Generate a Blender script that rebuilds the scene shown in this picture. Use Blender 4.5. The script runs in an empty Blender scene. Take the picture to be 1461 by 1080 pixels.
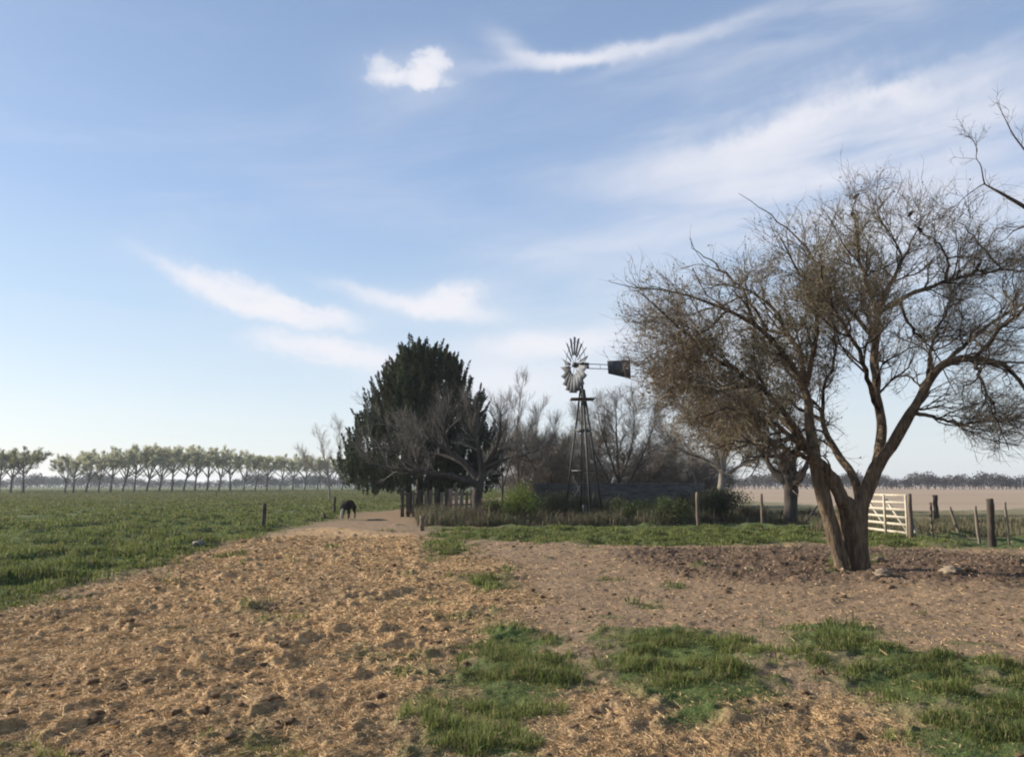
import bpy, math, random
import numpy as np
from mathutils import Vector, Matrix, Euler

rng = np.random.default_rng(11)
random.seed(5)
S = bpy.context.scene
COL = S.collection
R = math.radians

# ------------------------------------------------------------------ camera
W0, H0, F0 = 1461.0, 1080.0, 1146.0
EYE, HORIZON = 1.6, 692.0
PITCH = math.atan((HORIZON - H0 / 2) / F0)
cam_d = bpy.data.cameras.new('camera')
cam = bpy.data.objects.new('camera', cam_d)
COL.objects.link(cam)
cam.location = (0, 0, EYE)
cam.rotation_euler = (math.pi / 2 + PITCH, 0, 0)
cam_d.sensor_width = 36
cam_d.sensor_fit = 'HORIZONTAL'
cam_d.lens = 36 * F0 / W0
cam_d.clip_start, cam_d.clip_end = 0.1, 20000
S.camera = cam
cp, sp = math.cos(PITCH), math.sin(PITCH)


def ray(px, py):
    a, b = (px - W0 / 2) / F0, (H0 / 2 - py) / F0
    return np.array([a, cp - b * sp, sp + b * cp])


def at(px, py, Y):                       # point seen at a pixel, Y metres ahead
    d = ray(px, py)
    return np.array([0, 0, EYE]) + d * (Y / d[1])


def gp(px, py):                          # point of the level ground seen at a pixel
    d = ray(px, py)
    return (d * (-EYE / d[2]))[:2]


def dist(py):
    return gp(W0 / 2, py)[1]


# ------------------------------------------------------------------ noise
def vnoise(x, y, seed=0):
    xi, yi = np.floor(x).astype(np.int64), np.floor(y).astype(np.int64)
    fx, fy = x - xi, y - yi
    fx, fy = fx * fx * (3 - 2 * fx), fy * fy * (3 - 2 * fy)

    def h(a, b):
        n = (a * 374761393 + b * 668265263 + seed * 974634777) & 0xFFFFFFFF
        n = ((n ^ (n >> 13)) * 1274126177) & 0xFFFFFFFF
        n = n ^ (n >> 16)
        return (n & 0xFFFF) / 65535.0
    a, b, c, d = h(xi, yi), h(xi + 1, yi), h(xi, yi + 1), h(xi + 1, yi + 1)
    return a + (b - a) * fx + (c - a) * fy + (a - b - c + d) * fx * fy


def fbm(x, y, oct=4, seed=0):
    x, y = np.asarray(x, float), np.asarray(y, float)
    s, a, t = 0, 1, 0
    for o in range(oct):
        s = s + a * vnoise(x * 2 ** o + 17.3 * o, y * 2 ** o - 9.1 * o, seed + o)
        t += a
        a *= 0.5
    return s / t


def sstep(a, b, x):
    t = np.clip((x - a) / (b - a), 0, 1)
    return t * t * (3 - 2 * t)


def lin(r, g, b):
    f = lambda c: (c / 255 / 12.92) if c / 255 <= .04045 else ((c / 255 + .055) / 1.055) ** 2.4
    return np.array([f(r), f(g), f(b)])


# ------------------------------------------------------------------ objects
def tag(o, label=None, cat=None, group=None, kind=None):
    if label: o['label'] = label
    if cat: o['category'] = cat
    if group: o['group'] = group
    if kind: o['kind'] = kind
    return o


def empty(name, loc, label, cat, group=None, rz=0.0):
    o = bpy.data.objects.new(name, None)
    COL.objects.link(o)
    o.location = tuple(loc)
    o.rotation_euler = (0, 0, rz)
    o.empty_display_size = 0.2
    return tag(o, label, cat, group)


def mesh(name, V, faces, cols=None, smooth=False):
    V = np.asarray(V, np.float32)
    if isinstance(faces, np.ndarray): faces = [faces]
    faces = [np.asarray(f, np.int32) for f in faces if len(f)]
    me = bpy.data.meshes.new(name)
    me.vertices.add(len(V))
    me.vertices.foreach_set('co', V.ravel())
    loops = np.concatenate([f.ravel() for f in faces])
    tot = np.concatenate([np.full(len(f), f.shape[1], np.int32) for f in faces])
    start = np.concatenate([[0], np.cumsum(tot)[:-1]]).astype(np.int32)
    me.loops.add(len(loops))
    me.loops.foreach_set('vertex_index', loops)
    me.polygons.add(len(tot))
    me.polygons.foreach_set('loop_start', start)
    if smooth: me.polygons.foreach_set('use_smooth', np.ones(len(tot), bool))
    if cols is not None:
        c = np.asarray(cols, np.float32)
        if c.shape[1] == 3: c = np.concatenate([c, np.ones((len(c), 1), np.float32)], 1)
        at_ = me.attributes.new('col', 'FLOAT_COLOR', 'POINT')
        at_.data.foreach_set('color', c.ravel())
    me.update(calc_edges=True)
    me.validate()
    return me


def obj(name, me, mat=None, parent=None, loc=None):
    o = bpy.data.objects.new(name, me)
    COL.objects.link(o)
    if mat is not None and not me.materials: me.materials.append(mat)
    if parent is not None: o.parent = parent
    if loc is not None: o.location = tuple(loc)
    return o


class MB:                                 # collects geometry for ONE mesh
    def __init__(self): self.V, self.F, self.C, self.n = [], [], [], 0

    def add(self, V, F, c=None):
        V = np.asarray(V, float).reshape(-1, 3)
        for f in (F if isinstance(F, list) else [F]):
            self.F.append(np.asarray(f) + self.n)
        self.V.append(V)
        self.n += len(V)
        if c is not None:
            c = np.asarray(c, float)
            self.C.append(np.tile(c, (len(V), 1)) if c.ndim == 1 else c)
        return self

    def me(self, name, smooth=False):
        C = np.concatenate(self.C) if self.C else None
        return mesh(name, np.concatenate(self.V), self.F, C, smooth)


def box(lo, hi, rough=0.0):
    lo, hi = np.array(lo, float), np.array(hi, float)
    V = np.array([[x, y, z] for z in (0, 1) for y in (0, 1) for x in (0, 1)], float) * (hi - lo) + lo
    if rough: V += rng.normal(0, rough, V.shape)
    F = np.array([[0, 2, 3, 1], [4, 5, 7, 6], [0, 1, 5, 4], [2, 6, 7, 3], [0, 4, 6, 2], [1, 3, 7, 5]])
    return V, F


def beam(a, b, w, h, up=(0, 0, 1)):       # rectangular bar from a to b
    a, b = np.array(a, float), np.array(b, float)
    t = (b - a) / np.linalg.norm(b - a)
    u = np.cross(t, up)
    if np.linalg.norm(u) < 1e-3: u = np.cross(t, (1, 0, 0))
    u /= np.linalg.norm(u)
    v = np.cross(u, t)
    V = [p + u * w / 2 * i + v * h / 2 * j for p in (a, b) for j in (-1, 1) for i in (-1, 1)]
    F = np.array([[0, 2, 3, 1], [4, 5, 7, 6], [0, 1, 5, 4], [2, 6, 7, 3], [0, 4, 6, 2], [1, 3, 7, 5]])
    return np.array(V), F


def tubes(P, Rd, k=3, cap=True):          # N polylines of n points -> tubes
    P, Rd = np.asarray(P, float), np.asarray(Rd, float)
    if P.ndim == 2: P, Rd = P[None], Rd[None]
    N, n, _ = P.shape
    T = np.gradient(P, axis=1)
    T /= np.linalg.norm(T, axis=2, keepdims=True) + 1e-9
    m = np.abs(T.mean(1))
    ref = np.eye(3)[np.argmin(m, 1)]
    U = np.cross(T, ref[:, None, :])
    U /= np.linalg.norm(U, axis=2, keepdims=True) + 1e-9
    Vv = np.cross(T, U)
    ang = np.arange(k) * 2 * np.pi / k
    ring = P[:, :, None] + Rd[:, :, None, None] * (np.cos(ang)[:, None] * U[:, :, None] + np.sin(ang)[:, None] * Vv[:, :, None])
    V = ring.reshape(-1, 3)
    i = np.arange(N)[:, None, None] * n * k
    j = np.arange(n - 1)[None, :, None] * k
    q = np.arange(k)[None, None, :]
    q2 = (q + 1) % k
    F = np.stack([i + j + q, i + j + q2, i + j + k + q2, i + j + k + q], -1).reshape(-1, 4)
    Fs = [F]
    if cap:
        base = np.arange(N) * n * k
        Fs.append((base[:, None] + np.arange(k)[::-1][None]).astype(int))
        Fs.append((base[:, None] + (n - 1) * k + np.arange(k)[None]).astype(int))
    return V, Fs


def unit(v): return v / (np.linalg.norm(v, axis=-1, keepdims=True) + 1e-9)


def grow(P, Rd, count, t0, t1, ang, length, n=5, wig=0.25, up=0.0, rfac=0.6, rtip=0.3, out=None, centre=None, rmin=0.0, bias=None):
    """children of N polylines: `count` each, tilted off the parent by `ang` degrees"""
    N, m, _ = P.shape
    M = N * count
    pi = np.repeat(np.arange(N), count)
    t = (np.tile((np.arange(count) + .5) / count, N) + rng.uniform(-.5, .5, M) / count) * (t1 - t0) + t0
    x = t * (m - 1)
    i0 = np.minimum(x.astype(int), m - 2)
    f = (x - i0)[:, None]
    B = P[pi, i0] * (1 - f) + P[pi, i0 + 1] * f
    br = Rd[pi, i0] * (1 - f[:, 0]) + Rd[pi, i0 + 1] * f[:, 0]
    T = unit(P[pi, i0 + 1] - P[pi, i0])
    a = np.radians(rng.uniform(ang[0], ang[1], M))[:, None]
    side = unit(np.cross(T, unit(rng.normal(size=(M, 3)))))
    D = unit(T * np.cos(a) + side * np.sin(a))
    if centre is not None: D = unit(D + out * unit(B - centre))
    if bias is not None: D = unit(D + np.array(bias))
    L = rng.uniform(length[0], length[1], M)
    if length[1] < 0: L = -L * np.linalg.norm(P[pi, -1] - P[pi, 0], axis=1)
    L = L * (1.15 - .5 * t)
    C = [B]
    for s in range(n - 1):
        D = unit(D + rng.normal(0, wig, (M, 3)) + np.array([0, 0, up]))
        C.append(C[-1] + D * (L / (n - 1))[:, None])
    r0 = np.maximum(br * rfac, rmin)
    return np.stack(C, 1), r0[:, None] * np.linspace(1, rtip, n)[None]


def leaves(pos, size, aspect=0.5, axis=None, jitter=1.0, flat=0.0):
    """small pointed leaf faces at pos"""
    N = len(pos)
    a = rng.normal(size=(N, 3))
    if axis is not None: a = axis + a * jitter
    a = unit(a)
    b = rng.normal(size=(N, 3))
    if flat: b[:, 2] *= (1 - flat)
    b = unit(np.cross(a, b))
    s = (np.asarray(size) * np.ones(N))[:, None]
    V = np.stack([pos - a * s * .5, pos + b * s * aspect * .5, pos + a * s * .5, pos - b * s * aspect * .5], 1).reshape(-1, 3)
    F = np.arange(N)[:, None] * 4 + np.arange(4)[None]
    return V, F


def pts_on(P, M, t0=0.0, t1=1.0):
    N, m, _ = P.shape
    pi = rng.integers(0, N, M)
    x = rng.uniform(t0, t1, M) * (m - 1)
    i0 = np.minimum(x.astype(int), m - 2)
    f = (x - i0)[:, None]
    return P[pi, i0] * (1 - f) + P[pi, i0 + 1] * f, unit(P[pi, i0 + 1] - P[pi, i0])


def resample(pl, n):
    pl = np.asarray(pl, float)
    d = np.concatenate([[0], np.cumsum(np.linalg.norm(np.diff(pl[:, :3], axis=0), axis=1))])
    t = np.linspace(0, d[-1], n)
    # smooth Catmull-like: linear then relax
    q = np.stack([np.interp(t, d, pl[:, c]) for c in range(pl.shape[1])], 1)
    for _ in range(2):
        q[1:-1] = q[1:-1] * .5 + (q[:-2] + q[2:]) * .25
    return q


# ------------------------------------------------------------------ materials
def newmat(name, rough=0.9, spec=0.2):
    m = bpy.data.materials.new(name)
    m.use_nodes = True
    b = m.node_tree.nodes['Principled BSDF']
    b.inputs['Roughness'].default_value = rough
    b.inputs['Specular IOR Level'].default_value = spec
    return m, m.node_tree.nodes, m.node_tree.links, b


def noise_node(N, L, vec, scale, detail=5, rough=0.6, dist_=0.0):
    n = N.new('ShaderNodeTexNoise')
    n.inputs['Scale'].default_value = scale
    n.inputs['Detail'].default_value = detail
    n.inputs['Roughness'].default_value = rough
    n.inputs['Distortion'].default_value = dist_
    if vec is not None: L.new(vec, n.inputs['Vector'])
    return n.outputs['Fac']


def ramp(N, L, fac, stops):
    r = N.new('ShaderNodeValToRGB')
    L.new(fac, r.inputs['Fac'])
    e = r.color_ramp.elements
    while len(e) < len(stops): e.new(0.5)
    for el, (p, c) in zip(e, stops):
        el.position = p
        el.color = (*c, 1) if len(c) == 3 else c
    return r.outputs['Color']


def mixc(N, L, fac, a, b, mode='MIX'):
    m = N.new('ShaderNodeMix')
    m.data_type = 'RGBA'
    m.blend_type = mode
    for s, v in ((m.inputs[0], fac), (m.inputs[6], a), (m.inputs[7], b)):
        if hasattr(v, 'is_output'): L.new(v, s)
        elif isinstance(v, (int, float)): s.default_value = v
        else: s.default_value = (*v, 1)
    return m.outputs[2]


def mathn(N, L, op, a, b=None, c=None, clamp=False):
    m = N.new('ShaderNodeMath')
    m.operation = op
    m.use_clamp = clamp
    for s, v in zip(m.inputs, (a, b, c)):
        if v is None: continue
        if hasattr(v, 'is_output'): L.new(v, s)
        else: s.default_value = v
    return m.outputs[0]


def bump(N, L, b, h, strength=0.5, distance=0.02):
    n = N.new('ShaderNodeBump')
    n.inputs['Strength'].default_value = strength
    n.inputs['Distance'].default_value = distance
    L.new(h, n.inputs['Height'])
    L.new(n.outputs[0], b.inputs['Normal'])


def pos(N, L, sc=(1, 1, 1), obj_=False):
    if obj_:
        t = N.new('ShaderNodeTexCoord').outputs['Object']
    else:
        t = N.new('ShaderNodeNewGeometry').outputs['Position']
    m = N.new('ShaderNodeMapping')
    m.inputs['Scale'].default_value = sc
    L.new(t, m.inputs['Vector'])
    return m.outputs[0]


def col_mat(name, rough=0.85, spec=0.15, nscale=3.0, namp=0.35, trans=0.0):
    """own colour of every leaf / blade / twig from its 'col' attribute"""
    m, N, L, b = newmat(name, rough, spec)
    a = N.new('ShaderNodeAttribute')
    a.attribute_name = 'col'
    n = noise_node(N, L, pos(N, L), nscale, 3)
    k = mathn(N, L, 'MULTIPLY_ADD', n, namp * 2, 1 - namp)
    c = N.new('ShaderNodeVectorMath')
    c.operation = 'SCALE'
    L.new(a.outputs['Color'], c.inputs[0])
    L.new(k, c.inputs['Scale'])
    L.new(c.outputs[0], b.inputs['Base Color'])
    if trans > 0:
        t = N.new('ShaderNodeBsdfTranslucent')
        L.new(c.outputs[0], t.inputs['Color'])
        mx = N.new('ShaderNodeMixShader')
        mx.inputs[0].default_value = trans
        L.new(b.outputs[0], mx.inputs[1])
        L.new(t.outputs[0], mx.inputs[2])
        L.new(mx.outputs[0], N['Material Output'].inputs['Surface'])
    return m


def noise_mat(name, c1, c2, sc=(1, 1, 1), scale=6, rough=0.9, spec=0.15, bs=0.4, bd=0.02, obj_=False, c3=None, metal=0.0):
    m, N, L, b = newmat(name, rough, spec)
    v = pos(N, L, sc, obj_)
    n = noise_node(N, L, v, scale, 6, 0.65)
    st = [(0.3, c1), (0.68, c2)]
    if c3 is not None: st.append((0.8, c3))
    L.new(ramp(N, L, n, st), b.inputs['Base Color'])
    bump(N, L, b, noise_node(N, L, v, scale * 2.5, 5, 0.7), bs, bd)
    b.inputs['Metallic'].default_value = metal
    return m


M_bark = noise_mat('bark', (.05, .034, .022), (.30, .22, .145), (1, 1, .16), 18, bs=1.0, bd=.08, c3=(.48, .38, .26))
M_bark_pale = noise_mat('pale_bark', (.12, .10, .08), (.28, .24, .2), (1, 1, .25), 8, bs=.6, bd=.03)
M_bark_dark = noise_mat('dark_bark', (.03, .025, .02), (.085, .07, .058), (1, 1, .25), 8, bs=.6, bd=.03)
M_twig = col_mat('twigs', .85, .1, 4, .3)
M_leaf = col_mat('leaf', .75, .2, 2.5, .35, .3)
M_grass = col_mat('grass_blade', .7, .2, 1.2, .4, .35)
M_straw = col_mat('straw_stalk', .8, .2, 2, .3, .1)
M_wood_dark = noise_mat('weathered_dark_wood', (.03, .025, .02), (.09, .07, .055), (1, 1, .1), 20, bs=.5, bd=.01)
M_wood_pale = noise_mat('weathered_pale_wood', (.10, .083, .063), (.25, .21, .16), (1, 1, .1), 20, bs=.5, bd=.01)
M_wood_brown = noise_mat('weathered_brown_wood', (.08, .06, .045), (.2, .15, .11), (1, 1, .1), 20, bs=.5, bd=.01)
M_white = noise_mat('worn_white_paint', (.30, .25, .18), (.52, .46, .36), (1, 1, 1), 9, .75, .3, bs=.2, bd=.004)
M_iron = noise_mat('weathered_iron', (.018, .018, .018), (.055, .05, .046), (1, 1, 1), 9, .55, .4, bs=.2, bd=.004)
M_galv = noise_mat('galvanised_sheet', (.085, .088, .1), (.22, .22, .225), (1, 1, .3), 5, .7, .25, bs=.15, bd=.004, metal=.15)
M_vane = noise_mat('vane_paint', (.03, .033, .042), (.075, .078, .09), (1, 1, 1), 4, .6, .3, bs=.1, bd=.003)
M_tank = noise_mat('tank_sheet', (.045, .042, .038), (.13, .125, .115), (.5, .5, 2), 3, .95, .3, bs=.2, bd=.01)
M_stone = noise_mat('pale_stone', (.15, .115, .082), (.28, .225, .165), (1, 1, 1), 7, bs=.6, bd=.02)
M_clod = noise_mat('dry_clod', (.06, .038, .022), (.22, .14, .08), (1, 1, 1), 14, bs=.8, bd=.03)

# ------------------------------------------------------------------ the ground
def poly_px(pts): return np.array([gp(*p) for p in pts])


def sdist(P, poly):                       # signed distance, inside positive
    n = len(poly)
    d = np.full(len(P), 1e9)
    ins = np.zeros(len(P), bool)
    for i in range(n):
        a, b = poly[i], poly[(i + 1) % n]
        e = b - a
        w = P - a
        t = np.clip((w @ e) / (e @ e + 1e-12), 0, 1)
        d = np.minimum(d, np.hypot(*(w - t[:, None] * e).T))
        c = (a[1] > P[:, 1]) != (b[1] > P[:, 1])
        xs = a[0] + (P[:, 1] - a[1]) / (e[1] if abs(e[1]) > 1e-9 else 1e-9) * e[0]
        ins ^= c & (P[:, 0] < xs)
    return np.where(ins, d, -d)


PASTURE = np.concatenate([[[-40, 3.], [-9, 6.5]], poly_px([(-120, 905), (0, 868), (100, 838), (200, 812), (300, 781), (372, 759), (440, 748), (474, 741), (500, 731), (560, 728), (576, 726), (622, 716), (760, 706)]), [[15, 200], [15, 3800], [-3800, 3800], [-3800, 3]]])
BACKGRASS = poly_px([(640, 752), (760, 747), (980, 746), (1150, 747), (1461, 752), (1700, 756), (1700, 792), (1461, 784), (1300, 780), (1180, 776), (900, 779), (720, 772), (620, 766)])
PATCHES = [poly_px(p) for p in (
    [(690, 900), (755, 905), (812, 945), (826, 972), (790, 1010), (775, 1050), (760, 1085), (540, 1090), (600, 1025), (650, 965), (680, 930)],
    [(874, 908), (960, 905), (1050, 922), (1082, 962), (1094, 1000), (1020, 1032), (985, 1030), (910, 988), (868, 945)],
    [(1128, 902), (1180, 894), (1250, 906), (1238, 926), (1330, 940), (1461, 962), (1600, 975), (1600, 1100), (1330, 1100), (1300, 1032), (1190, 992), (1190, 958), (1118, 930)],
    [(650, 878), (700, 872), (735, 893), (700, 903)],
    [(560, 950), (600, 944), (616, 958), (580, 966)],
    [(320, 1050), (370, 1035), (410, 1060), (400, 1095), (320, 1095)],
    [(0, 1055), (60, 1060), (60, 1095), (-60, 1095)],
    [(1186, 800), (1205, 796), (1212, 818), (1190, 820)],
    [(596, 776), (650, 768), (670, 790), (620, 800)],
    [(665, 826), (720, 822), (728, 838), (680, 842)])]
STRAW = poly_px([(-200, 935), (0, 880), (200, 818), (372, 763), (470, 752), (600, 765), (700, 800), (740, 860), (690, 900), (660, 950), (600, 1010), (540, 1085), (500, 1200), (-500, 1200)])
STRAW2 = poly_px([(790, 1010), (860, 985), (990, 1035), (1110, 1005), (1180, 1000), (1290, 1040), (1310, 1120), (760, 1120)])
MUD = poly_px([(870, 786), (1000, 781), (1180, 778), (1300, 783), (1500, 792), (1700, 800), (1700, 850), (1461, 836), (1250, 829), (1100, 834), (980, 822), (900, 802)])
BACKWEED = poly_px([(590, 758), (640, 754), (1000, 748), (1150, 748), (1461, 752), (1800, 756), (1800, 716), (1300, 730), (1040, 712), (700, 712), (590, 735)])
FIELD = np.concatenate([poly_px([(1000, 722), (1240, 728), (1461, 735), (1900, 742)]), [[3800, 60], [3800, 3800], [20, 3800]]])


def weights(x, y):
    """grass, straw, mud, dry field  (0..1) of the ground cover"""
    P = np.stack([x, y], 1)
    r = np.hypot(x, y)
    wamp = np.clip(r * .05, .25, 3.0)
    wx = (fbm(x / 1.1, y / 1.1, 4, 3) - .5) * wamp
    wy = (fbm(x / 1.1, y / 1.1, 4, 9) - .5) * wamp
    Q = P + np.stack([wx, wy], 1)
    n1 = fbm(x / .35, y / .35, 3, 21)
    soft = np.clip(r * .035, .12, 2.5)
    g = sstep(-soft, soft, sdist(Q, PASTURE))
    g = np.maximum(g, .95 * sstep(-soft, soft, sdist(Q, BACKGRASS)) * sstep(.25, .5, fbm(x / 1.3, y / 1.3, 3, 4) + .08))
    near = np.zeros(len(x))
    for i, p in enumerate(PATCHES):
        k = 1.0 if i < 3 else .7
        near = np.maximum(near, k * sstep(-.26, .22, sdist(P, p) + .06 + (n1 - .5) * .6 + (fbm(x / .12, y / .12, 2, 34) - .5) * .4))
    near *= .55 + .45 * sstep(.3, .46, fbm(x / .4, y / .4, 3, 33) + .02)
    g = np.maximum(g, near)
    bw = sstep(-.8, .8, sdist(Q, BACKWEED))
    g = np.maximum(g, bw * .55)
    st = np.maximum(sstep(-.9, .9, sdist(Q, STRAW)) * (.6 + .4 * sstep(.34, .58, fbm(x / 1.5, y / 1.5, 3, 141))), .6 * sstep(-.5, .4, sdist(Q, STRAW2)))
    mud = sstep(-.5, .7, sdist(Q, MUD))
    fd = sstep(-2, 4, sdist(P, FIELD))
    # thin sprinkle of green in the yard
    g = np.maximum(g, .5 * sstep(.66, .8, fbm(x / .9, y / .9, 4, 51)) * (1 - fd) * (r < 40))
    return g, st, mud, fd


def h_low(x, y):
    r = np.hypot(x, y)
    return (fbm(np.asarray(x) / 4.0, np.asarray(y) / 4.0, 3, 71) - .5) * .16 * (1 - sstep(14, 30, r)) + (fbm(np.asarray(x) / 60., np.asarray(y) / 60., 2, 5) - .5) * .12 * sstep(30, 80, r)


def h_full(x, y, w=None):
    g, st, mud, fd = w if w is not None else weights(x, y)
    r = np.hypot(x, y)
    near = 1 - sstep(22, 45, r)
    a = fbm(x / .55, y / .55, 4, 81)
    b = fbm(x / .2, y / .2, 3, 83)
    c = fbm(x / .07, y / .07, 2, 85)
    clump = sstep(.52, .8, b) * .075 * sstep(.42, .6, fbm(x / .8, y / .8, 2, 87))
    z = h_low(x, y)
    z = z + near * ((a - .5) * (.09 + .06 * st + .07 * mud) + clump * (.3 + .7 * st + .4 * mud) + (c - .5) * (.02 + .045 * st + .04 * mud))
    # grassy hummocks of the pasture
    tus = fbm(x / .9, y / .9, 3, 91)
    far_ = sstep(9, 16, r)
    z = z + g * (1 - sstep(50, 110, r)) * (sstep(.5, .8, tus) * (.05 + .08 * far_) + (b - .5) * .05)
    return z


fine = np.radians(np.linspace(-38, 38, 880))
coarse = np.radians(np.linspace(38, 322, 96)[1:-1])
az = np.concatenate([fine, coarse])
rr = np.concatenate([[1.2, 2.2, 3.0], np.geomspace(3.6, 45, 620), np.geomspace(45, 3900, 110)[1:]])
A, RR = np.meshgrid(az, rr)
gx, gy = (RR * np.sin(A)).ravel(), (RR * np.cos(A)).ravel()
gw = weights(gx, gy)
gz = h_full(gx, gy, gw)
na, nr = len(az), len(rr)
i, j = np.meshgrid(np.arange(nr - 1), np.arange(na), indexing='ij')
j2 = (j + 1) % na
GF = np.stack([i * na + j, (i + 1) * na + j, (i + 1) * na + j2, i * na + j2], -1).reshape(-1, 4)
GV = np.concatenate([np.stack([gx, gy, gz], 1), [[0, 0, 0]]])
cf = np.stack([np.full(na, len(gx)), np.arange(na), (np.arange(na) + 1) % na], 1)
gc = np.concatenate([np.stack(gw, 1), [[0, 0, 0, 0]]])
# rows run outward, so the winding above faces up
ground_me = mesh('ground', GV, [GF, cf[:, ::-1]], gc, True)


def ground_material():
    m, N, L, b = newmat('ground_cover', .95, .1)
    a = N.new('ShaderNodeAttribute')
    a.attribute_name = 'col'
    sep = N.new('ShaderNodeSeparateColor')
    L.new(a.outputs['Color'], sep.inputs[0])
    g, st, mud, fd = sep.outputs[0], sep.outputs[1], sep.outputs[2], a.outputs['Alpha']
    p = pos(N, L)
    n_big = noise_node(N, L, p, .5, 4)
    n_mid = noise_node(N, L, p, 3.2, 5, .65)
    n_fine = noise_node(N, L, p, 22, 4, .7)
    n_blade = noise_node(N, L, pos(N, L, (1, 1, 1)), 60, 2, .7)
    dirt = ramp(N, L, n_fine, [(.28, (.135, .092, .056)), (.5, (.245, .168, .106)), (.72, (.36, .26, .168))])
    dirt = mixc(N, L, mathn(N, L, 'MULTIPLY', n_mid, .55), dirt, (.17, .113, .07))
    straw = ramp(N, L, n_fine, [(.25, (.17, .10, .05)), (.45, (.355, .225, .113)), (.62, (.5, .335, .175)), (.78, (.62, .44, .24))])
    straw = mixc(N, L, ramp(N, L, n_mid, [(.52, (0, 0, 0)), (.7, (.6, .6, .6))]), straw, (.2, .125, .066))
    mudc = ramp(N, L, n_fine, [(.3, (.06, .039, .025)), (.5, (.12, .079, .053)), (.66, (.19, .13, .09)), (.8, (.28, .2, .145))])
    grass = ramp(N, L, n_mid, [(.3, (.035, .058, .018)), (.5, (.06, .088, .026)), (.7, (.09, .11, .04))])
    grass = mixc(N, L, ramp(N, L, n_big, [(.45, (0, 0, 0)), (.75, (.55, .55, .55))]), grass, (.10, .09, .045))
    grass = mixc(N, L, .35, grass, ramp(N, L, n_blade, [(.3, (.03, .05, .014)), (.7, (.13, .16, .06))]))
    field = ramp(N, L, noise_node(N, L, pos(N, L, (.02, .25, 1)), 1.0, 4), [(.3, (.24, .175, .125)), (.7, (.36, .28, .2))])
    c = mixc(N, L, st, dirt, straw)
    c = mixc(N, L, mud, c, mudc)
    c = mixc(N, L, fd, c, field)
    c = mixc(N, L, g, c, grass)
    L.new(c, b.inputs['Base Color'])
    hs = mathn(N, L, 'ADD', n_fine, mathn(N, L, 'MULTIPLY', n_blade, .5))
    bump(N, L, b, hs, .8, .03)
    return m


ground = obj('ground', ground_me, ground_material())
tag(ground, kind='structure')


def hz(x, y):
    return float(h_full(np.array([float(x)]), np.array([float(y)]))[0])


def foot(px, py):
    x, y = gp(px, py)
    return np.array([x, y, hz(x, y)])


# ------------------------------------------------------------------ grass, straw, clods
def scatter(n, xr, yr):
    return rng.uniform(xr[0], xr[1], n), rng.uniform(yr[0], yr[1], n)


def in_view(x, y, m=1.0):
    return np.abs(x) < y * .66 + m


def blades(x, y, h, w, cols, lean=.7, seg=3):
    n = len(x)
    z = h_full(x, y)
    th = rng.uniform(0, 2 * np.pi, n)
    d = np.stack([np.cos(th), np.sin(th), np.zeros(n)], 1)
    s = np.stack([-np.sin(th), np.cos(th), np.zeros(n)], 1)
    ph = rng.uniform(0, np.pi, n)
    s = s * np.cos(ph)[:, None] + d * np.sin(ph)[:, None]
    ln = np.abs(rng.normal(0, lean, n))
    B = np.stack([x, y, z - .01], 1)
    mid = B + np.stack([d[:, 0] * ln * h * .35, d[:, 1] * ln * h * .35, h * .6], 1)
    tip = B + np.stack([d[:, 0] * ln * h * 1.1, d[:, 1] * ln * h * 1.1, h * (1 - .4 * np.minimum(ln, 1.6))], 1)
    ww = (w * .5)[:, None]
    V = np.stack([B - s * ww, B + s * ww, mid + s * ww * .8, mid - s * ww * .8, tip], 1).reshape(-1, 3)
    k = np.arange(n)[:, None] * 5
    F4 = k + np.array([[0, 1, 2, 3]])
    F3 = k + np.array([[3, 2, 4]])
    return V, [F4, F3], np.repeat(cols, 5, 0)


def green(n, x, y, dry=.15, bright=1.0):
    t = np.clip(rng.normal(.5, .25, n) + (fbm(x / .6, y / .6, 2, 7) - .5) * .8, 0, 1)[:, None]
    c = (1 - t) * np.array([.052, .076, .017]) + t * np.array([.205, .23, .066])
    d = rng.random(n) < dry
    c[d] = np.array([.24, .19, .09]) * rng.uniform(.6, 1.2, (d.sum(), 1))
    return c * bright


# near patches and the strip at the back of the yard
mb = MB()
x, y = scatter(520000, (-9, 12), (4.2, 30))
k = in_view(x, y)
x, y = x[k], y[k]
g, st, mud, fd = weights(x, y)
pst = sdist(np.stack([x, y], 1), PASTURE)
r = np.hypot(x, y)
keep = (rng.random(len(x)) < sstep(.25, .8, g) * np.clip(1.3 - r / 60, .6, 1)) & (pst < .5)
x, y, r = x[keep], y[keep], r[keep]
tall = .35 + 1.5 * sstep(.35, .75, fbm(x / .3, y / .3, 3, 15))
h = rng.uniform(.03, .10, len(x)) * tall * np.where(r < 10, .8, 1.1)
mb.add(*blades(x, y, h, np.clip(r * .0011, .006, .022) * rng.uniform(.7, 1.4, len(x)), green(len(x), x, y, .1)))
x, y = scatter(420000, (-9, 10), (4.2, 8.6))
k = in_view(x, y)
x, y = x[k], y[k]
g = weights(x, y)[0]
keep = rng.random(len(x)) < sstep(.25, .95, g)
x, y = x[keep], y[keep]
tall = .35 + 1.5 * sstep(.35, .75, fbm(x / .3, y / .3, 3, 15))
gg = weights(x, y)[0]
mb.add(*blades(x, y, rng.uniform(.02, .085, len(x)) * tall * (.35 + .65 * sstep(.4, 1, gg)), rng.uniform(.004, .008, len(x)), green(len(x), x, y, .2)))
tag(obj('grass', mb.me('yard_grass'), M_grass), 'short green grass growing in patches on the bare yard', 'grass', kind='stuff')

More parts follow.
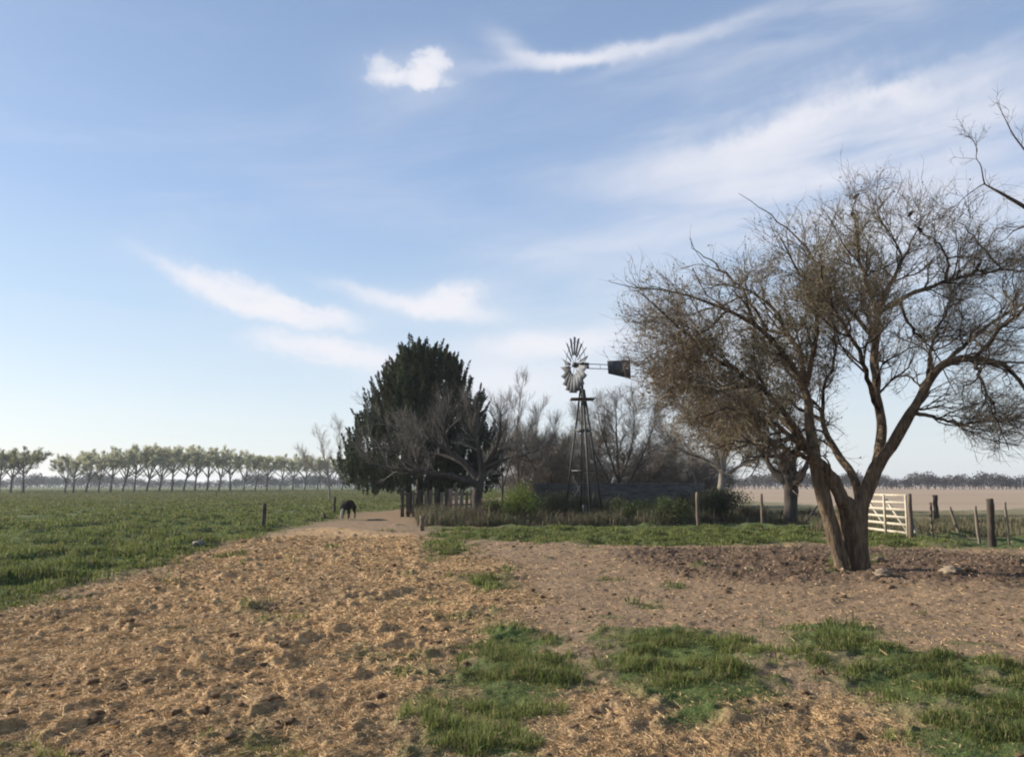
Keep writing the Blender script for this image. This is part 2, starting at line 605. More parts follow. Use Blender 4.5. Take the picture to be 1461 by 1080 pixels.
# pasture on the left
mb = MB()
n = 640000
ry = 6 + rng.uniform(0, 1, n) ** 2.3 * 260
x = -rng.uniform(-.12, .68, n) * ry
y = ry
pst = sdist(np.stack([x, y], 1) + np.stack([(fbm(x / 1.1, y / 1.1, 3, 3) - .5) * .8] * 2, 1), PASTURE)
keep = rng.random(n) < sstep(-.5, .6, pst)
x, y = x[keep], y[keep]
tus = sstep(.45, .75, fbm(x / .9, y / .9, 3, 91))
h = rng.uniform(.05, .13, len(x)) * (.5 + 1.1 * tus) * (1 + sstep(60, 220, y))
mb.add(*blades(x, y, h, np.clip(y * .0014, .008, .34) * rng.uniform(.6, 1.3, len(x)), green(len(x), x, y, .12, .95) * (1 - .18 * sstep(25, 110, y))[:, None] + sstep(25, 110, y)[:, None] * np.array([.012, .004, .004]), .5))
tag(obj('grass', mb.me('pasture_grass'), M_grass), 'rough green pasture grass covering the field on the left', 'grass', kind='stuff')

# straw lying over the yard
n = 900000
ry = 4.2 + rng.random(n) ** 1.7 * 21
x, y = rng.uniform(-.68, .68, n) * ry, ry
g, st, mud, fd = weights(x, y)
pst = sdist(np.stack([x, y], 1), PASTURE)
keep = (rng.random(n) < (.07 + .93 * st) * (1 - .85 * g) * (1 - .75 * mud)) & (pst < .8)
x, y, st, mud = x[keep], y[keep], st[keep], mud[keep]
n = len(x)
th = rng.uniform(0, np.pi, n)
Ls = np.clip(rng.lognormal(-3.85, .55, n), .008, .10) * (1 + y * .05)
tilt = np.abs(rng.normal(.1, .14, n))
d = np.stack([np.cos(th) * np.cos(tilt), np.sin(th) * np.cos(tilt), np.sin(tilt)], 1)
z = h_full(x, y) + .004
P0 = np.stack([x, y, z], 1)
s = unit(np.cross(d, unit(rng.normal(size=(n, 3)))))
wd = np.clip(y * .00042, .0018, .010)[:, None] * rng.uniform(.5, 1.5, (n, 1))
V = np.stack([P0 - s * wd, P0 + s * wd, P0 + d * Ls[:, None] + s * wd * .6, P0 + d * Ls[:, None] - s * wd * .6], 1).reshape(-1, 3)
t = rng.random((n, 1))
c = (1 - t) * np.array([.24, .145, .07]) + t * np.array([.70, .485, .255])
c = c * (.7 + .3 * st[:, None]) * (.72 + .56 * fbm(x / .7, y / .7, 3, 131))[:, None]
tag(obj('straw', mesh('straw', V, np.arange(n)[:, None] * 4 + np.arange(4)[None], np.repeat(c, 4, 0)), M_straw),
    'dry straw and dead stalks strewn over the yard', 'straw', kind='stuff')


def lumps(P, size, squash=.6, k=1):
    """rough little stones / clods: jittered low icospheres"""
    ph = (1 + 5 ** .5) / 2
    IV = unit(np.array([[-1, ph, 0], [1, ph, 0], [-1, -ph, 0], [1, -ph, 0], [0, -1, ph], [0, 1, ph], [0, -1, -ph], [0, 1, -ph], [ph, 0, -1], [ph, 0, 1], [-ph, 0, -1], [-ph, 0, 1]], float))
    IF = [[0, 11, 5], [0, 5, 1], [0, 1, 7], [0, 7, 10], [0, 10, 11], [1, 5, 9], [5, 11, 4], [11, 10, 2], [10, 7, 6], [7, 1, 8], [3, 9, 4], [3, 4, 2], [3, 2, 6], [3, 6, 8], [3, 8, 9], [4, 9, 5], [2, 4, 11], [6, 2, 10], [8, 6, 7], [9, 8, 1]]
    for _ in range(k):
        IV, IF = list(IV), IF
        cache, nf = {}, []
        def md(a, b):
            key = (min(a, b), max(a, b))
            if key not in cache:
                v = np.array(IV[a]) + np.array(IV[b])
                IV.append(v / np.linalg.norm(v)); cache[key] = len(IV) - 1
            return cache[key]
        for a, b, c_ in IF:
            ab, bc, ca = md(a, b), md(b, c_), md(c_, a)
            nf += [[a, ab, ca], [b, bc, ab], [c_, ca, bc], [ab, bc, ca]]
        IF = nf
        IV = np.array(IV)
    IF = np.array(IF)
    n, q = len(P), len(IV)
    th = rng.uniform(0, 2 * np.pi, n)
    ca, sa = np.cos(th)[:, None], np.sin(th)[:, None]
    sx = rng.uniform(.8, 1.6, (n, 1))
    rad = rng.uniform(.55, 1.35, (n, q))
    X, Y, Z = IV[None, :, 0] * rad * sx, IV[None, :, 1] * rad, IV[None, :, 2] * rad * squash
    V = np.stack([X * ca - Y * sa, X * sa + Y * ca, Z], -1) * (np.asarray(size) * np.ones(n))[:, None, None] + P[:, None]
    F = (np.arange(n)[:, None, None] * q + IF[None]).reshape(-1, 3)
    return V.reshape(-1, 3), F


n = 9000
ry = 4.2 + rng.random(n) ** 1.3 * 20
x, y = rng.uniform(-.68, .68, n) * ry, ry
g, st, mud, fd = weights(x, y)
pst = sdist(np.stack([x, y], 1), PASTURE)
cl = sstep(.48, .66, fbm(x / 1.1, y / 1.1, 3, 61))
keep = (rng.random(n) < (.12 + .75 * st * cl + .12 * mud) * (1 - g)) & (pst < .3)
x, y = x[keep], y[keep]
s_ = np.clip(rng.lognormal(-3.9, .5, len(x)), .010, .06) * (.75 + y * .022)
mb = MB().add(*lumps(np.stack([x, y, h_full(x, y) + s_ * .15], 1), s_, .55))
tag(obj('dirt_clods', mb.me('clods'), M_clod), 'dark dry clods of earth and dung scattered over the straw', 'clods', kind='stuff')

# leaf litter and bark chips in the dark trampled ground round the tree
n = 8000
P = np.stack([rng.uniform(1.5, 14, n), rng.uniform(13.2, 21, n)], 1)
keep = rng.random(n) < sstep(-.4, .6, sdist(P, MUD)) * .8
P = P[keep]
z = h_full(P[:, 0], P[:, 1])
V, F = leaves(np.concatenate([P, z[:, None] + .02], 1), rng.uniform(.025, .085, len(P)), .45, flat=.9)
t = rng.random((len(P), 1)) ** 1.6
c = (1 - t) * np.array([.07, .046, .03]) + t * np.array([.33, .245, .17])
tag(obj('leaf_litter', mesh('litter', V, F, np.repeat(c, 4, 0)), M_straw), 'grey brown litter of dead leaves and bark round the big tree', 'litter', kind='stuff')

HAZE = .0003
# ------------------------------------------------------------------ trees
def tri_taper(m): return np.linspace(1, .25, m)


def limb(pts, Y0, n=14):
    """a limb given by where it runs and how far off it is -> centre line + radii"""
    q = np.array([[*at(px, py, Y0 + dY), r] for px, py, dY, r in pts])
    q = resample(q, n)
    return q[:, :3], q[:, 3]


def snap(P):
    """start every limb exactly on the limb it grows from"""
    for i in range(1, len(P)):
        prev = np.concatenate([resample(P[k], 80) for k in range(len(P)) if k != i and (k < i)])
        s = P[i, 0]
        d = np.linalg.norm(prev - s, axis=1)
        if d.min() < .8:
            f = np.clip(1 - np.linspace(0, 1, P.shape[1]) * 2.5, 0, 1)[:, None]
            P[i] += (prev[np.argmin(d)] - s) * f


def twig_cols(n, c1, c2, k):
    t = rng.random((n, 1))
    c = (1 - t) * np.array(c1) + t * np.array(c2)
    return np.repeat(c, k, 0)


def tree_obj(name, base, label, cat='tree', group=None):
    return empty(name, base, label, cat, group)


def add_part(root, name, me, mat):
    """mesh made in world coordinates, moved under its thing"""
    o = obj(name, me, mat, root)
    o.matrix_parent_inverse = Matrix.Translation(root.location).inverted()
    return o


# ---- the big leaning tree on the right
Y0 = float(dist(813))
LIMBS = [
    [(1205, 830, .0, .15), (1201, 800, 0, .135), (1193, 768, 0, .135), (1182, 730, 0, .135), (1169, 695, 0, .135), (1158, 662, .0, .125), (1155, 625, .1, .105), (1158, 590, .2, .09), (1150, 550, .3, .075), (1128, 505, .3, .06), (1095, 470, .2, .05), (1040, 440, .0, .035), (980, 420, -.2, .022), (925, 412, -.3, .012), (868, 403, -.4, .005)],
    [(1232, 832, .05, .18), (1228, 803, .05, .14), (1222, 760, 0, .155), (1222, 722, 0, .16), (1236, 684, 0, .135), (1256, 660, -.1, .12), (1275, 636, -.2, .11), (1290, 612, -.3, .10), (1303, 582, -.4, .09), (1316, 552, -.4, .082), (1332, 528, -.5, .078), (1358, 506, -.6, .07), (1390, 495, -.7, .06), (1426, 512, -.8, .045), (1461, 552, -.9, .03), (1490, 600, -1, .02)],
    [(1219, 750, .0, .14), (1203, 712, 0, .135), (1180, 677, 0, .125), (1158, 652, 0, .115)],
    [(1222, 718, .1, .11), (1217, 684, .3, .075), (1200, 652, .5, .07), (1182, 632, .7, .06), (1170, 600, .9, .045), (1175, 560, 1.1, .035), (1190, 510, 1.3, .025), (1195, 450, 1.4, .015)],
    [(1250, 668, 0, .10), (1258, 631, .2, .088), (1256, 590, .3, .09), (1250, 545, .4, .085), (1246, 497, .5, .075), (1250, 455, .5, .065), (1262, 420, .5, .05), (1280, 385, .6, .035), (1300, 350, .6, .02), (1310, 320, .6, .01)],
    [(1250, 455, .5, .05), (1235, 400, .2, .04), (1222, 350, .1, .025), (1217, 310, .1, .014), (1216, 268, .1, .005)],
    [(1262, 450, .5, .05), (1285, 430, .4, .045), (1320, 412, .2, .04), (1350, 400, .1, .035), (1390, 388, .0, .028), (1430, 384, -.1, .02), (1480, 390, -.2, .01)],
    [(1350, 400, .1, .03), (1355, 370, 0, .022), (1340, 345, -.1, .015), (1310, 330, -.1, .01), (1295, 305, -.1, .006)],
    [(1306, 590, -.4, .045), (1330, 597, -.6, .03), (1365, 600, -.8, .024), (1390, 612, -.9, .012), (1405, 615, -1, .006)],
    [(1157, 610, .1, .07), (1120, 570, -.4, .055), (1080, 545, -.8, .045), (1030, 520, -1.1, .035), (980, 480, -1.4, .025), (930, 430, -1.6, .012), (902, 412, -1.7, .006)],
    [(1150, 550, .3, .06), (1140, 500, .8, .05), (1105, 440, 1.2, .035), (1075, 415, 1.4, .028), (1040, 405, 1.6, .018), (1000, 412, 1.7, .01)],
    [(1246, 485, .5, .05), (1200, 430, .9, .04), (1170, 380, 1.2, .03), (1130, 330, 1.4, .018), (1090, 300, 1.5, .01), (1055, 278, 1.6, .005)],
    [(1157, 640, .1, .06), (1130, 620, -.6, .045), (1095, 600, -1.2, .035), (1050, 580, -1.7, .022), (1005, 590, -2, .012), (985, 610, -2.1, .006)],
    [(1256, 590, .3, .06), (1240, 540, -.6, .045), (1215, 480, -1.4, .035), (1180, 420, -1.9, .02), (1170, 360, -2.2, .01)],
    [(1246, 497, .5, .05), (1240, 450, 1.4, .04), (1220, 400, 2.2, .028), (1200, 350, 2.7, .015)],
    [(1390, 495, -.7, .04), (1400, 540, -1.2, .028), (1420, 590, -1.5, .015), (1440, 640, -1.6, .006)],
    [(1320, 545, -.4, .04), (1330, 490, .2, .03), (1345, 450, .6, .022), (1370, 430, .9, .012)],
    [(1285, 430, .4, .035), (1300, 470, 1, .025), (1340, 510, 1.5, .015), (1360, 560, 1.8, .008)],
    [(1332, 528, -.5, .05), (1400, 470, .5, .035), (1460, 430, 1, .025), (1530, 420, 1.4, .012)],
    [(1390, 495, -.7, .045), (1420, 470, -1.0, .035), (1470, 440, -1.3, .025), (1520, 400, -1.5, .01)],
    [(1158, 590, .2, .06), (1160, 530, .9, .045), (1120, 470, 1.8, .035), (1070, 470, 2.4, .02), (1010, 480, 2.8, .01)],
    [(1170, 600, .9, .04), (1120, 570, 1.7, .03), (1060, 550, 2.2, .02), (1000, 530, 2.5, .01)],
    [(1150, 550, .3, .055), (1170, 470, -.5, .04), (1150, 400, -1.0, .025), (1110, 340, -1.2, .012)],
    [(1155, 650, .1, .05), (1120, 640, .8, .04), (1085, 630, 1.3, .025), (1050, 640, 1.6, .012)],
    [(1262, 420, .5, .03), (1290, 370, .3, .02), (1250, 300, .3, .012), (1262, 262, .3, .005)],
    [(1040, 440, 0, .03), (1010, 470, -.6, .022), (970, 500, -1, .015), (940, 530, -1.2, .006)],
    [(1080, 545, -.8, .035), (1030, 560, -.4, .025), (985, 555, 0, .016), (945, 570, .2, .006)],
    [(1075, 415, 1.4, .024), (1020, 440, .9, .016), (960, 450, .5, .01), (915, 470, .4, .005)],
    [(1095, 470, .2, .035), (1050, 400, .5, .022), (1010, 370, .7, .013), (985, 345, .8, .005)],
    [(1157, 622, .1, .06), (1110, 592, 1.2, .04), (1070, 600, 1.8, .025), (1030, 640, 2.0, .008)],
    [(1155, 640, 0, .055), (1115, 655, -1, .035), (1085, 648, -1.6, .02), (1060, 655, -1.9, .008)],
    [(1130, 620, -.6, .04), (1090, 636, -1.4, .03), (1050, 628, -2, .018), (1015, 645, -2.2, .007)],
    [(1120, 570, -.4, .045), (1085, 590, .3, .03), (1045, 596, .6, .02), (1010, 620, .7, .007)],
    [(1430, 384, -.1, .02), (1400, 350, -.2, .015), (1370, 318, -.2, .01), (1380, 290, -.2, .005)],
]
LP, LR = zip(*[limb(l, Y0, 18) for l in LIMBS])
LP, LR = np.array(LP), np.array(LR)
base = foot(1214, 815)
LP[:2, 0, 2] = base[2] - .15
big = tree_obj('leaning_tree', base, 'big leaning tree with forked dark trunk and tangled half bare crown')
mb = MB()
thick = LR.max(1) > .1
for P, r_ in zip(LP, LR):
    # wander a little so no limb is a smooth curve
    k = np.linspace(0, 1, len(P))[:, None]
    P += (rng.normal(0, .035, P.shape)) * np.sqrt(k)
snap(LP[1:])
for P, r_ in zip(LP, LR):
    q = resample(np.concatenate([P, r_[:, None]], 1), 70)
    V, F = tubes(q[:, :3], q[:, 3], 14)
    # furrows and burls
    d = V - np.repeat(q[:, :3], 14, 0)
    nz = fbm(V[:, 0] * 6 + V[:, 1] * 4, V[:, 2] * 2.2, 3, 200) - .5
    nz2 = fbm(np.tile(np.arange(14), len(q)) * .8, V[:, 2] * 1.3, 2, 201) - .5
    mb.add(V + d * (nz * .5 + nz2 * .35)[:, None], F)
# the two stems grown together below the fork
for l in ([(1219, 826, .14, .09), (1212, 795, .15, .085), (1207, 768, .15, .09), (1203, 742, .14, .10), (1200, 720, .1, .10)],):
    a_, b_2 = limb(l, Y0, 14)
    mb.add(*tubes(a_, b_2, 14))
tr = add_part(big, 'trunk', mb.me('trunk', True), M_bark)
rm = tr.modifiers.new('weld', 'REMESH')
rm.mode, rm.voxel_size, rm.use_smooth_shade = 'VOXEL', .016, True

# where the crown reaches: soft ellipsoids (px, py, dY, half width px, half height px, half depth m)
ENV = [(1080, 500, -.2, 190, 150, 2.9), (1230, 400, .2, 160, 150, 2.9), (1060, 580, -.2, 130, 95, 2.4), (985, 490, -.5, 105, 95, 2.0), (930, 450, -.5, 60, 55, 1.3), (1400, 440, 0, 170, 150, 2.6), (1390, 590, -.8, 110, 60, 1.6), (1190, 520, .3, 130, 150, 2.8), (940, 430, -.6, 80, 60, 1.5)]


def env(P):
    m = np.full(P.shape[0], 9.)
    for px, py, dY, hw, hh, hd in ENV:
        c = at(px, py, Y0 + dY)
        k = Y0 / F0
        d = (P - c) / np.array([hw * k, hd, hh * k])
        m = np.minimum(m, np.linalg.norm(d, axis=1))
    return m


def prune(P, Rd, hard=1.0, soft=.3):
    keep = env(P[:, -1]) < hard + rng.normal(0, soft, len(P))
    return P[keep], Rd[keep]


CC = at(1180, 600, Y0)
OUT = .45
sub = LP[:, :]
b1P, b1R = grow(sub, LR, 18, .24, 1.0, (25, 75), (.6, 1.6), 8, .22, .02, .5, .35, OUT, CC, rmin=.006)
b1P, b1R = prune(b1P, b1R)
low = (b1P[:, 0, 2] < base[2] + 2.3) & (rng.random(len(b1P)) < .85)
b1P, b1R = b1P[~low], np.minimum(b1R[~low], .026 * np.linspace(1, .35, b1R.shape[1]))
b2P, b2R = grow(b1P, b1R, 9, .12, 1.0, (20, 70), (.35, 1.0), 6, .25, .03, .55, .35, OUT, CC, rmin=.004)
b2P, b2R = prune(b2P, b2R)
b3P, b3R = grow(b2P, b2R, 9, .1, 1.0, (15, 65), (.2, .62), 5, .25, .04, .6, .3, OUT, CC, rmin=.0036)
b3P, b3R = prune(b3P, b3R, 1.05, .2)
# long wild shoots at the top and the left rim
wP, wR = grow(b1P, b1R, 2, .4, 1.0, (5, 45), (.5, 1.25), 6, .12, .06, .45, .5, OUT, CC, rmin=.003, bias=(-.15, 0, .25))
keep = rng.random(len(wP)) < .55
wP, wR = prune(wP[keep], wR[keep], 1.15, .15)
# hanging tangle on the left half
DENSE = [(1085, 580, -.4, 105, 85, 2.2, 1.0), (1150, 430, .2, 95, 75, 2.0, .85), (1200, 390, .3, 80, 60, 1.8, .8), (1000, 480, -.6, 110, 75, 2.0, .5), (945, 450, -.5, 60, 45, 1.3, .3), (1120, 630, .1, 75, 50, 1.8, 1.0), (1050, 520, -.2, 120, 75, 2.2, .85), (1340, 325, -.1, 40, 22, .8, .4), (1430, 365, -.2, 50, 28, 1, .3), (1180, 500, .3, 80, 80, 2, .6), (1290, 390, .3, 55, 40, 1.4, .3)]


def dens(P):
    m = np.zeros(len(P))
    k = Y0 / F0
    for px, py, dY, hw, hh, hd, a in DENSE:
        d = (P - at(px, py, Y0 + dY)) / np.array([hw * k, hd, hh * k])
        m = np.maximum(m, a * np.exp(-(d ** 2).sum(1) * .8))
    return m


tP, tR = grow(b2P, b2R, 12, .1, 1.0, (25, 90), (.35, .95), 6, .24, -.13, .5, .3, OUT, CC, rmin=.0036)
keep = rng.random(len(tP)) < dens(tP[:, 3]) * 1.1 - .1
tP, tR = prune(tP[keep], tR[keep], 1.05, .12)

mb = MB()
for P, r_ in zip(LP, LR):
    s = np.where(r_ < .06)[0]
    if len(s) > 1:
        s = np.arange(max(s[0] - 1, 0), len(r_))
        V, F = tubes(P[s], r_[s] * .97, 7)
        mb.add(V, F, np.array([.03, .024, .019]))
for P, r_, k, c1, c2 in ((b1P, b1R, 5, (.04, .032, .025), (.10, .08, .06)), (b2P, b2R, 4, (.06, .047, .034), (.15, .118, .085)),
                         (b3P, b3R, 3, (.12, .10, .07), (.31, .255, .18)), (wP, wR, 3, (.07, .055, .04), (.17, .135, .1)), (tP, tR, 3, (.13, .108, .07), (.34, .28, .19))):
    V, F = tubes(P, r_, k, False)
    mb.add(V, F, twig_cols(len(P), c1, c2, P.shape[1] * k))
add_part(big, 'branches', mb.me('branches'), M_twig)

allP = np.concatenate([b3P, tP[:, :5]])
print('twigs', len(b1P), len(b2P), len(b3P), len(tP))
lp, lt = pts_on(allP, 420000, .1, 1)
dn = dens(lp)
keep = rng.random(len(lp)) < dn * .33 + .012
lp, lt, dn = lp[keep], lt[keep], dn[keep]
lp = lp + rng.normal(0, .02, lp.shape)
V, F = leaves(lp, rng.uniform(.03, .08, len(lp)), .34, lt, .9)
mixn = np.clip(fbm(lp[:, 0] * 1.1 + 30, lp[:, 2] * 1.1 + lp[:, 1], 3, 300) * 2.2 - .6, 0, 1)[:, None]
t = rng.random((len(lp), 1))
c = (1 - mixn) * ((1 - t) * np.array([.07, .07, .035]) + t * np.array([.17, .16, .085])) + mixn * ((1 - t) * np.array([.085, .062, .042]) + t * np.array([.21, .155, .105]))
add_part(big, 'foliage', mesh('foliage', V, F, np.repeat(c, 4, 0)), M_leaf)


# ---- bare trees of the grove
def bare_tree(name, px, py, Y, label, limbs_px, n1=12, n2=7, n3=7, lens=((.6, 1.6), (.4, 1.0), (.2, .6)), up=.05, mat=M_bark_dark,
              c1=(.05, .042, .035), c2=(.15, .125, .10), group=None, leafn=0, leafc=((.1, .09, .04), (.2, .18, .08)), ang=(20, 65), t0=.3, rscale=1.0, cat='tree', rmin=.004, out=.6):
    g = gp(px, py)
    x = at(px, py, Y)[0]
    base = np.array([x, Y, hz(x, Y)])
    root = tree_obj(name, base, label, cat, group)
    P, r_ = [], []
    for l in limbs_px:
        a, b = limb(l, Y, 12)
        a = a + rng.normal(0, .03, a.shape) * np.linspace(0, 1, 12)[:, None]
        P.append(a)
        r_.append(b * rscale)
    P, r_ = np.array(P), np.array(r_)
    P[0, 0, 2] = base[2] - .12
    snap(P)
    mb = MB()
    for a, b in zip(P, r_):
        q = resample(np.concatenate([a, b[:, None]], 1), 28)
        V, F = tubes(q[:, :3], q[:, 3], 9)
        d = V - np.repeat(q[:, :3], 9, 0)
        mb.add(V + d * ((fbm(V[:, 0] * 5 + V[:, 1] * 3, V[:, 2] * 3, 2, 77) - .5) * .5)[:, None], F)
    add_part(root, 'trunk', mb.me('trunk', True), mat)
    cc = np.array([base[0], base[1], base[2] + (P[..., 2].max() - base[2]) * .35])
    s = P if len(P) < 2 else P
    aP, aR = grow(s, r_, n1, t0, 1.0, ang, lens[0], 7, .18, up, .5, .35, out, cc, rmin=rmin * 1.8)
    bP, bR = grow(aP, aR, n2, .1, 1.0, ang, lens[1], 6, .2, up, .55, .35, out, cc, rmin=rmin * 1.2)
    ok = bP[:, -1, 2] > base[2] + .25
    bP, bR = bP[ok], bR[ok]
    cP, cR = grow(bP, bR, n3, .1, 1.0, ang, lens[2], 4, .2, up, .6, .3, out, cc, rmin=rmin)
    ok = cP[:, -1, 2] > base[2] + .2
    cP, cR = cP[ok], cR[ok]
    mb = MB()
    for p_, q_, k in ((aP, aR, 4), (bP, bR, 3), (cP, cR, 3)):
        V, F = tubes(p_, q_, k, False)
        mb.add(V, F, twig_cols(len(p_), c1, c2, p_.shape[1] * k))
    if leafn:
        lp, lt = pts_on(cP, leafn)
        V, F = leaves(lp, rng.uniform(.05, .12, leafn), .5, lt, .8)
        mb.add(V, F, twig_cols(leafn, *leafc, 4))
    add_part(root, 'crown', mb.me('crown'), M_twig if not leafn else M_leaf)
    return root


# the old spreading bare tree in front of the dark conifer
bare_tree('bare_tree', 681, 738, 38.5, 'low spreading bare tree with crooked grey branches before the dark conifer', [
    [(681, 744, 0, .30), (680, 715, 0, .27), (681, 690, 0, .26), (686, 672, 0, .22), (700, 650, .2, .15), (722, 634, .3, .1), (745, 640, .3, .05), (765, 668, .3, .02)],
    [(679, 692, 0, .2), (662, 684, -.2, .15), (635, 676, -.5, .12), (600, 673, -.8, .09), (565, 672, -1, .06), (535, 664, -1.2, .03), (515, 650, -1.2, .012)],
    [(682, 684, 0, .2), (665, 664, .3, .15), (642, 640, .5, .11), (615, 626, .7, .08), (585, 624, .8, .05), (555, 612, 1, .03), (530, 590, 1, .012)],
    [(686, 675, 0, .16), (684, 640, -.3, .1), (672, 610, -.5, .06), (668, 580, -.6, .02)],
    [(692, 665, 0, .13), (708, 640, -.6, .09), (716, 610, -.9, .05), (712, 582, -1, .018)],
    [(665, 664, .3, .1), (640, 650, 1, .07), (612, 645, 1.6, .05), (570, 640, 2, .03), (520, 632, 2.2, .012)],
    [(690, 668, 0, .12), (720, 655, -1, .08), (748, 650, -1.6, .04), (772, 640, -1.9, .015)],
    [(642, 640, .5, .07), (632, 612, .2, .05), (640, 585, .1, .02)],
    [(600, 673, -.8, .06), (592, 645, -1, .04), (588, 610, -1, .015)]],
    13, 7, 5, ((.7, 1.7), (.4, 1.0), (.25, .7)), .14, M_bark_dark, (.04, .036, .032), (.22, .2, .175), out=.3, rmin=.006)

# wispy saplings and bare trees behind
sap = [(716, 590, 56, 'thin bare sapling close to the right edge of the dark conifer'), (738, 548, 58, 'tallest wispy sapling with a bare top standing left of the windmill'),
       (762, 592, 60, 'slender bare sapling between the tallest wispy one and the windmill'), (786, 606, 57, 'short bare sapling just left of the windmill tower')]
for i, (px, top, Y, lab) in enumerate(sap):
    h = 700 - top
    bare_tree('bare_sapling', px, 722, Y, lab, [
        [(px, 722, 0, .09), (px + 2, 722 - h * .35, 0, .07), (px - 2, 722 - h * .65, .1, .045), (px + 5, top + 12, .1, .02), (px + 8, top - 4, .1, .006)],
        [(px, 700, 0, .06), (px - 14, 700 - h * .3, .5, .04), (px - 20, 700 - h * .62, .6, .012)],
        [(px, 695, 0, .06), (px + 14, 690 - h * .3, -.5, .04), (px + 20, 690 - h * .55, -.6, .012)]],
        16, 9, 7, ((.7, 2.2), (.4, 1.1), (.2, .7)), .16, M_bark_dark, (.07, .06, .05), (.2, .17, .14), group=None, out=.3, rmin=.006)

bare_tree('bare_tree', 884, 726, 54, 'rounded bushy bare tree behind the windmill to its right', [
    [(884, 726, 0, .3), (884, 700, 0, .25), (882, 670, 0, .18), (880, 630, 0, .12), (878, 595, 0, .06), (880, 572, 0, .02)],
    [(884, 710, 0, .2), (865, 680, .5, .15), (848, 645, .9, .1), (836, 618, 1, .05), (826, 600, 1, .02)],
    [(884, 708, 0, .2), (905, 675, -.5, .15), (922, 640, -.8, .1), (932, 610, -.9, .05), (938, 590, -1, .02)],
    [(883, 690, 0, .16), (870, 650, -1, .11), (856, 610, -1.4, .06), (852, 585, -1.5, .02)],
    [(884, 690, 0, .16), (900, 645, 1, .11), (906, 605, 1.4, .06), (905, 572, 1.5, .02)],
    [(884, 706, 0, .15), (840, 690, .8, .1), (812, 668, 1.2, .06), (800, 640, 1.2, .02)],
    [(884, 704, 0, .15), (925, 690, .8, .1), (945, 668, 1.2, .06), (952, 640, 1.2, .02)]],
    22, 11, 9, ((.8, 2.0), (.5, 1.3), (.3, .8)), .04, M_bark_dark, (.06, .05, .04), (.2, .165, .13), out=.45, rmin=.0068, t0=.1, rscale=.5, ang=(25, 80))

for px, top, wd, Y, lab in ((752, 612, 34, 62, 'dim bushy bare tree between the conifer and the windmill'), (812, 622, 36, 64, 'dim bushy bare tree seen through the windmill tower'), (846, 606, 34, 66, 'grey bushy bare tree just right of the windmill tower'), (955, 612, 40, 66, 'faint bushy bare tree right of the rounded one'), (925, 640, 36, 60, 'low brown bare scrub tree over the right half of the water tank'), (785, 645, 36, 58, 'low brown bare scrub tree over the left end of the water tank'), (1000, 650, 34, 60, 'low brown bare scrub tree left of the sunlit forked trunk')):
    hh_ = 705 - top
    bare_tree('bare_tree', px, 722, Y, lab, [
        [(px, 722, 0, .14), (px, 700, 0, .11), (px + 2, 705 - hh_ * .5, 0, .06), (px, top + 14, 0, .015)],
        [(px, 712, 0, .1), (px - wd * .4, 705 - hh_ * .35, .5, .06), (px - wd * .75, 705 - hh_ * .75, .7, .012)],
        [(px, 712, 0, .1), (px + wd * .4, 705 - hh_ * .35, -.5, .06), (px + wd * .75, 705 - hh_ * .75, -.7, .012)],
        [(px, 710, 0, .1), (px - wd * .2, 705 - hh_ * .5, -.8, .05), (px - wd * .35, top + 18, -1, .012)],
        [(px, 710, 0, .1), (px + wd * .2, 705 - hh_ * .5, .8, .05), (px + wd * .35, top + 18, 1, .012)],
        [(px, 714, 0, .09), (px - wd * .7, 705 - hh_ * .2, .4, .04), (px - wd, 705 - hh_ * .45, .5, .01)],
        [(px, 714, 0, .09), (px + wd * .7, 705 - hh_ * .2, -.4, .04), (px + wd, 705 - hh_ * .45, -.5, .01)]],
        18, 9, 7, ((.7, 1.8), (.5, 1.2), (.3, .8)), .02, M_bark_dark, (.10, .085, .07), (.29, .245, .2), out=.4, rmin=.008, t0=.1, rscale=.7, ang=(25, 85))

bare_tree('bare_tree', 1028, 726, 47, 'open bare tree with sunlit forked trunk left of the big leaning tree', [
    [(1027, 728, 0, .26), (1028, 700, 0, .22), (1032, 670, 0, .18), (1034, 645, 0, .15), (1028, 618, .2, .11), (1016, 596, .4, .07), (1008, 572, .5, .03)],
    [(1033, 655, 0, .13), (1046, 630, -.4, .1), (1062, 605, -.6, .07), (1075, 575, -.8, .03)],
    [(1031, 672, 0, .12), (1010, 655, .4, .09), (985, 648, .7, .06), (960, 635, 1, .03), (945, 618, 1, .012)],
    [(1030, 682, 0, .12), (1055, 664, -.4, .09), (1080, 655, -.8, .06), (1105, 640, -1, .03)],
    [(1026, 616, .2, .08), (1004, 606, -.3, .05), (980, 590, -.6, .03), (966, 572, -.7, .01)],
    [(1030, 630, .1, .09), (1038, 600, .9, .06), (1040, 570, 1.2, .03), (1046, 550, 1.3, .01)]],
    15, 9, 8, ((.7, 1.8), (.4, 1.1), (.25, .7)), .06, M_bark_pale, (.06, .05, .04), (.2, .17, .135), out=.4, rmin=.005)

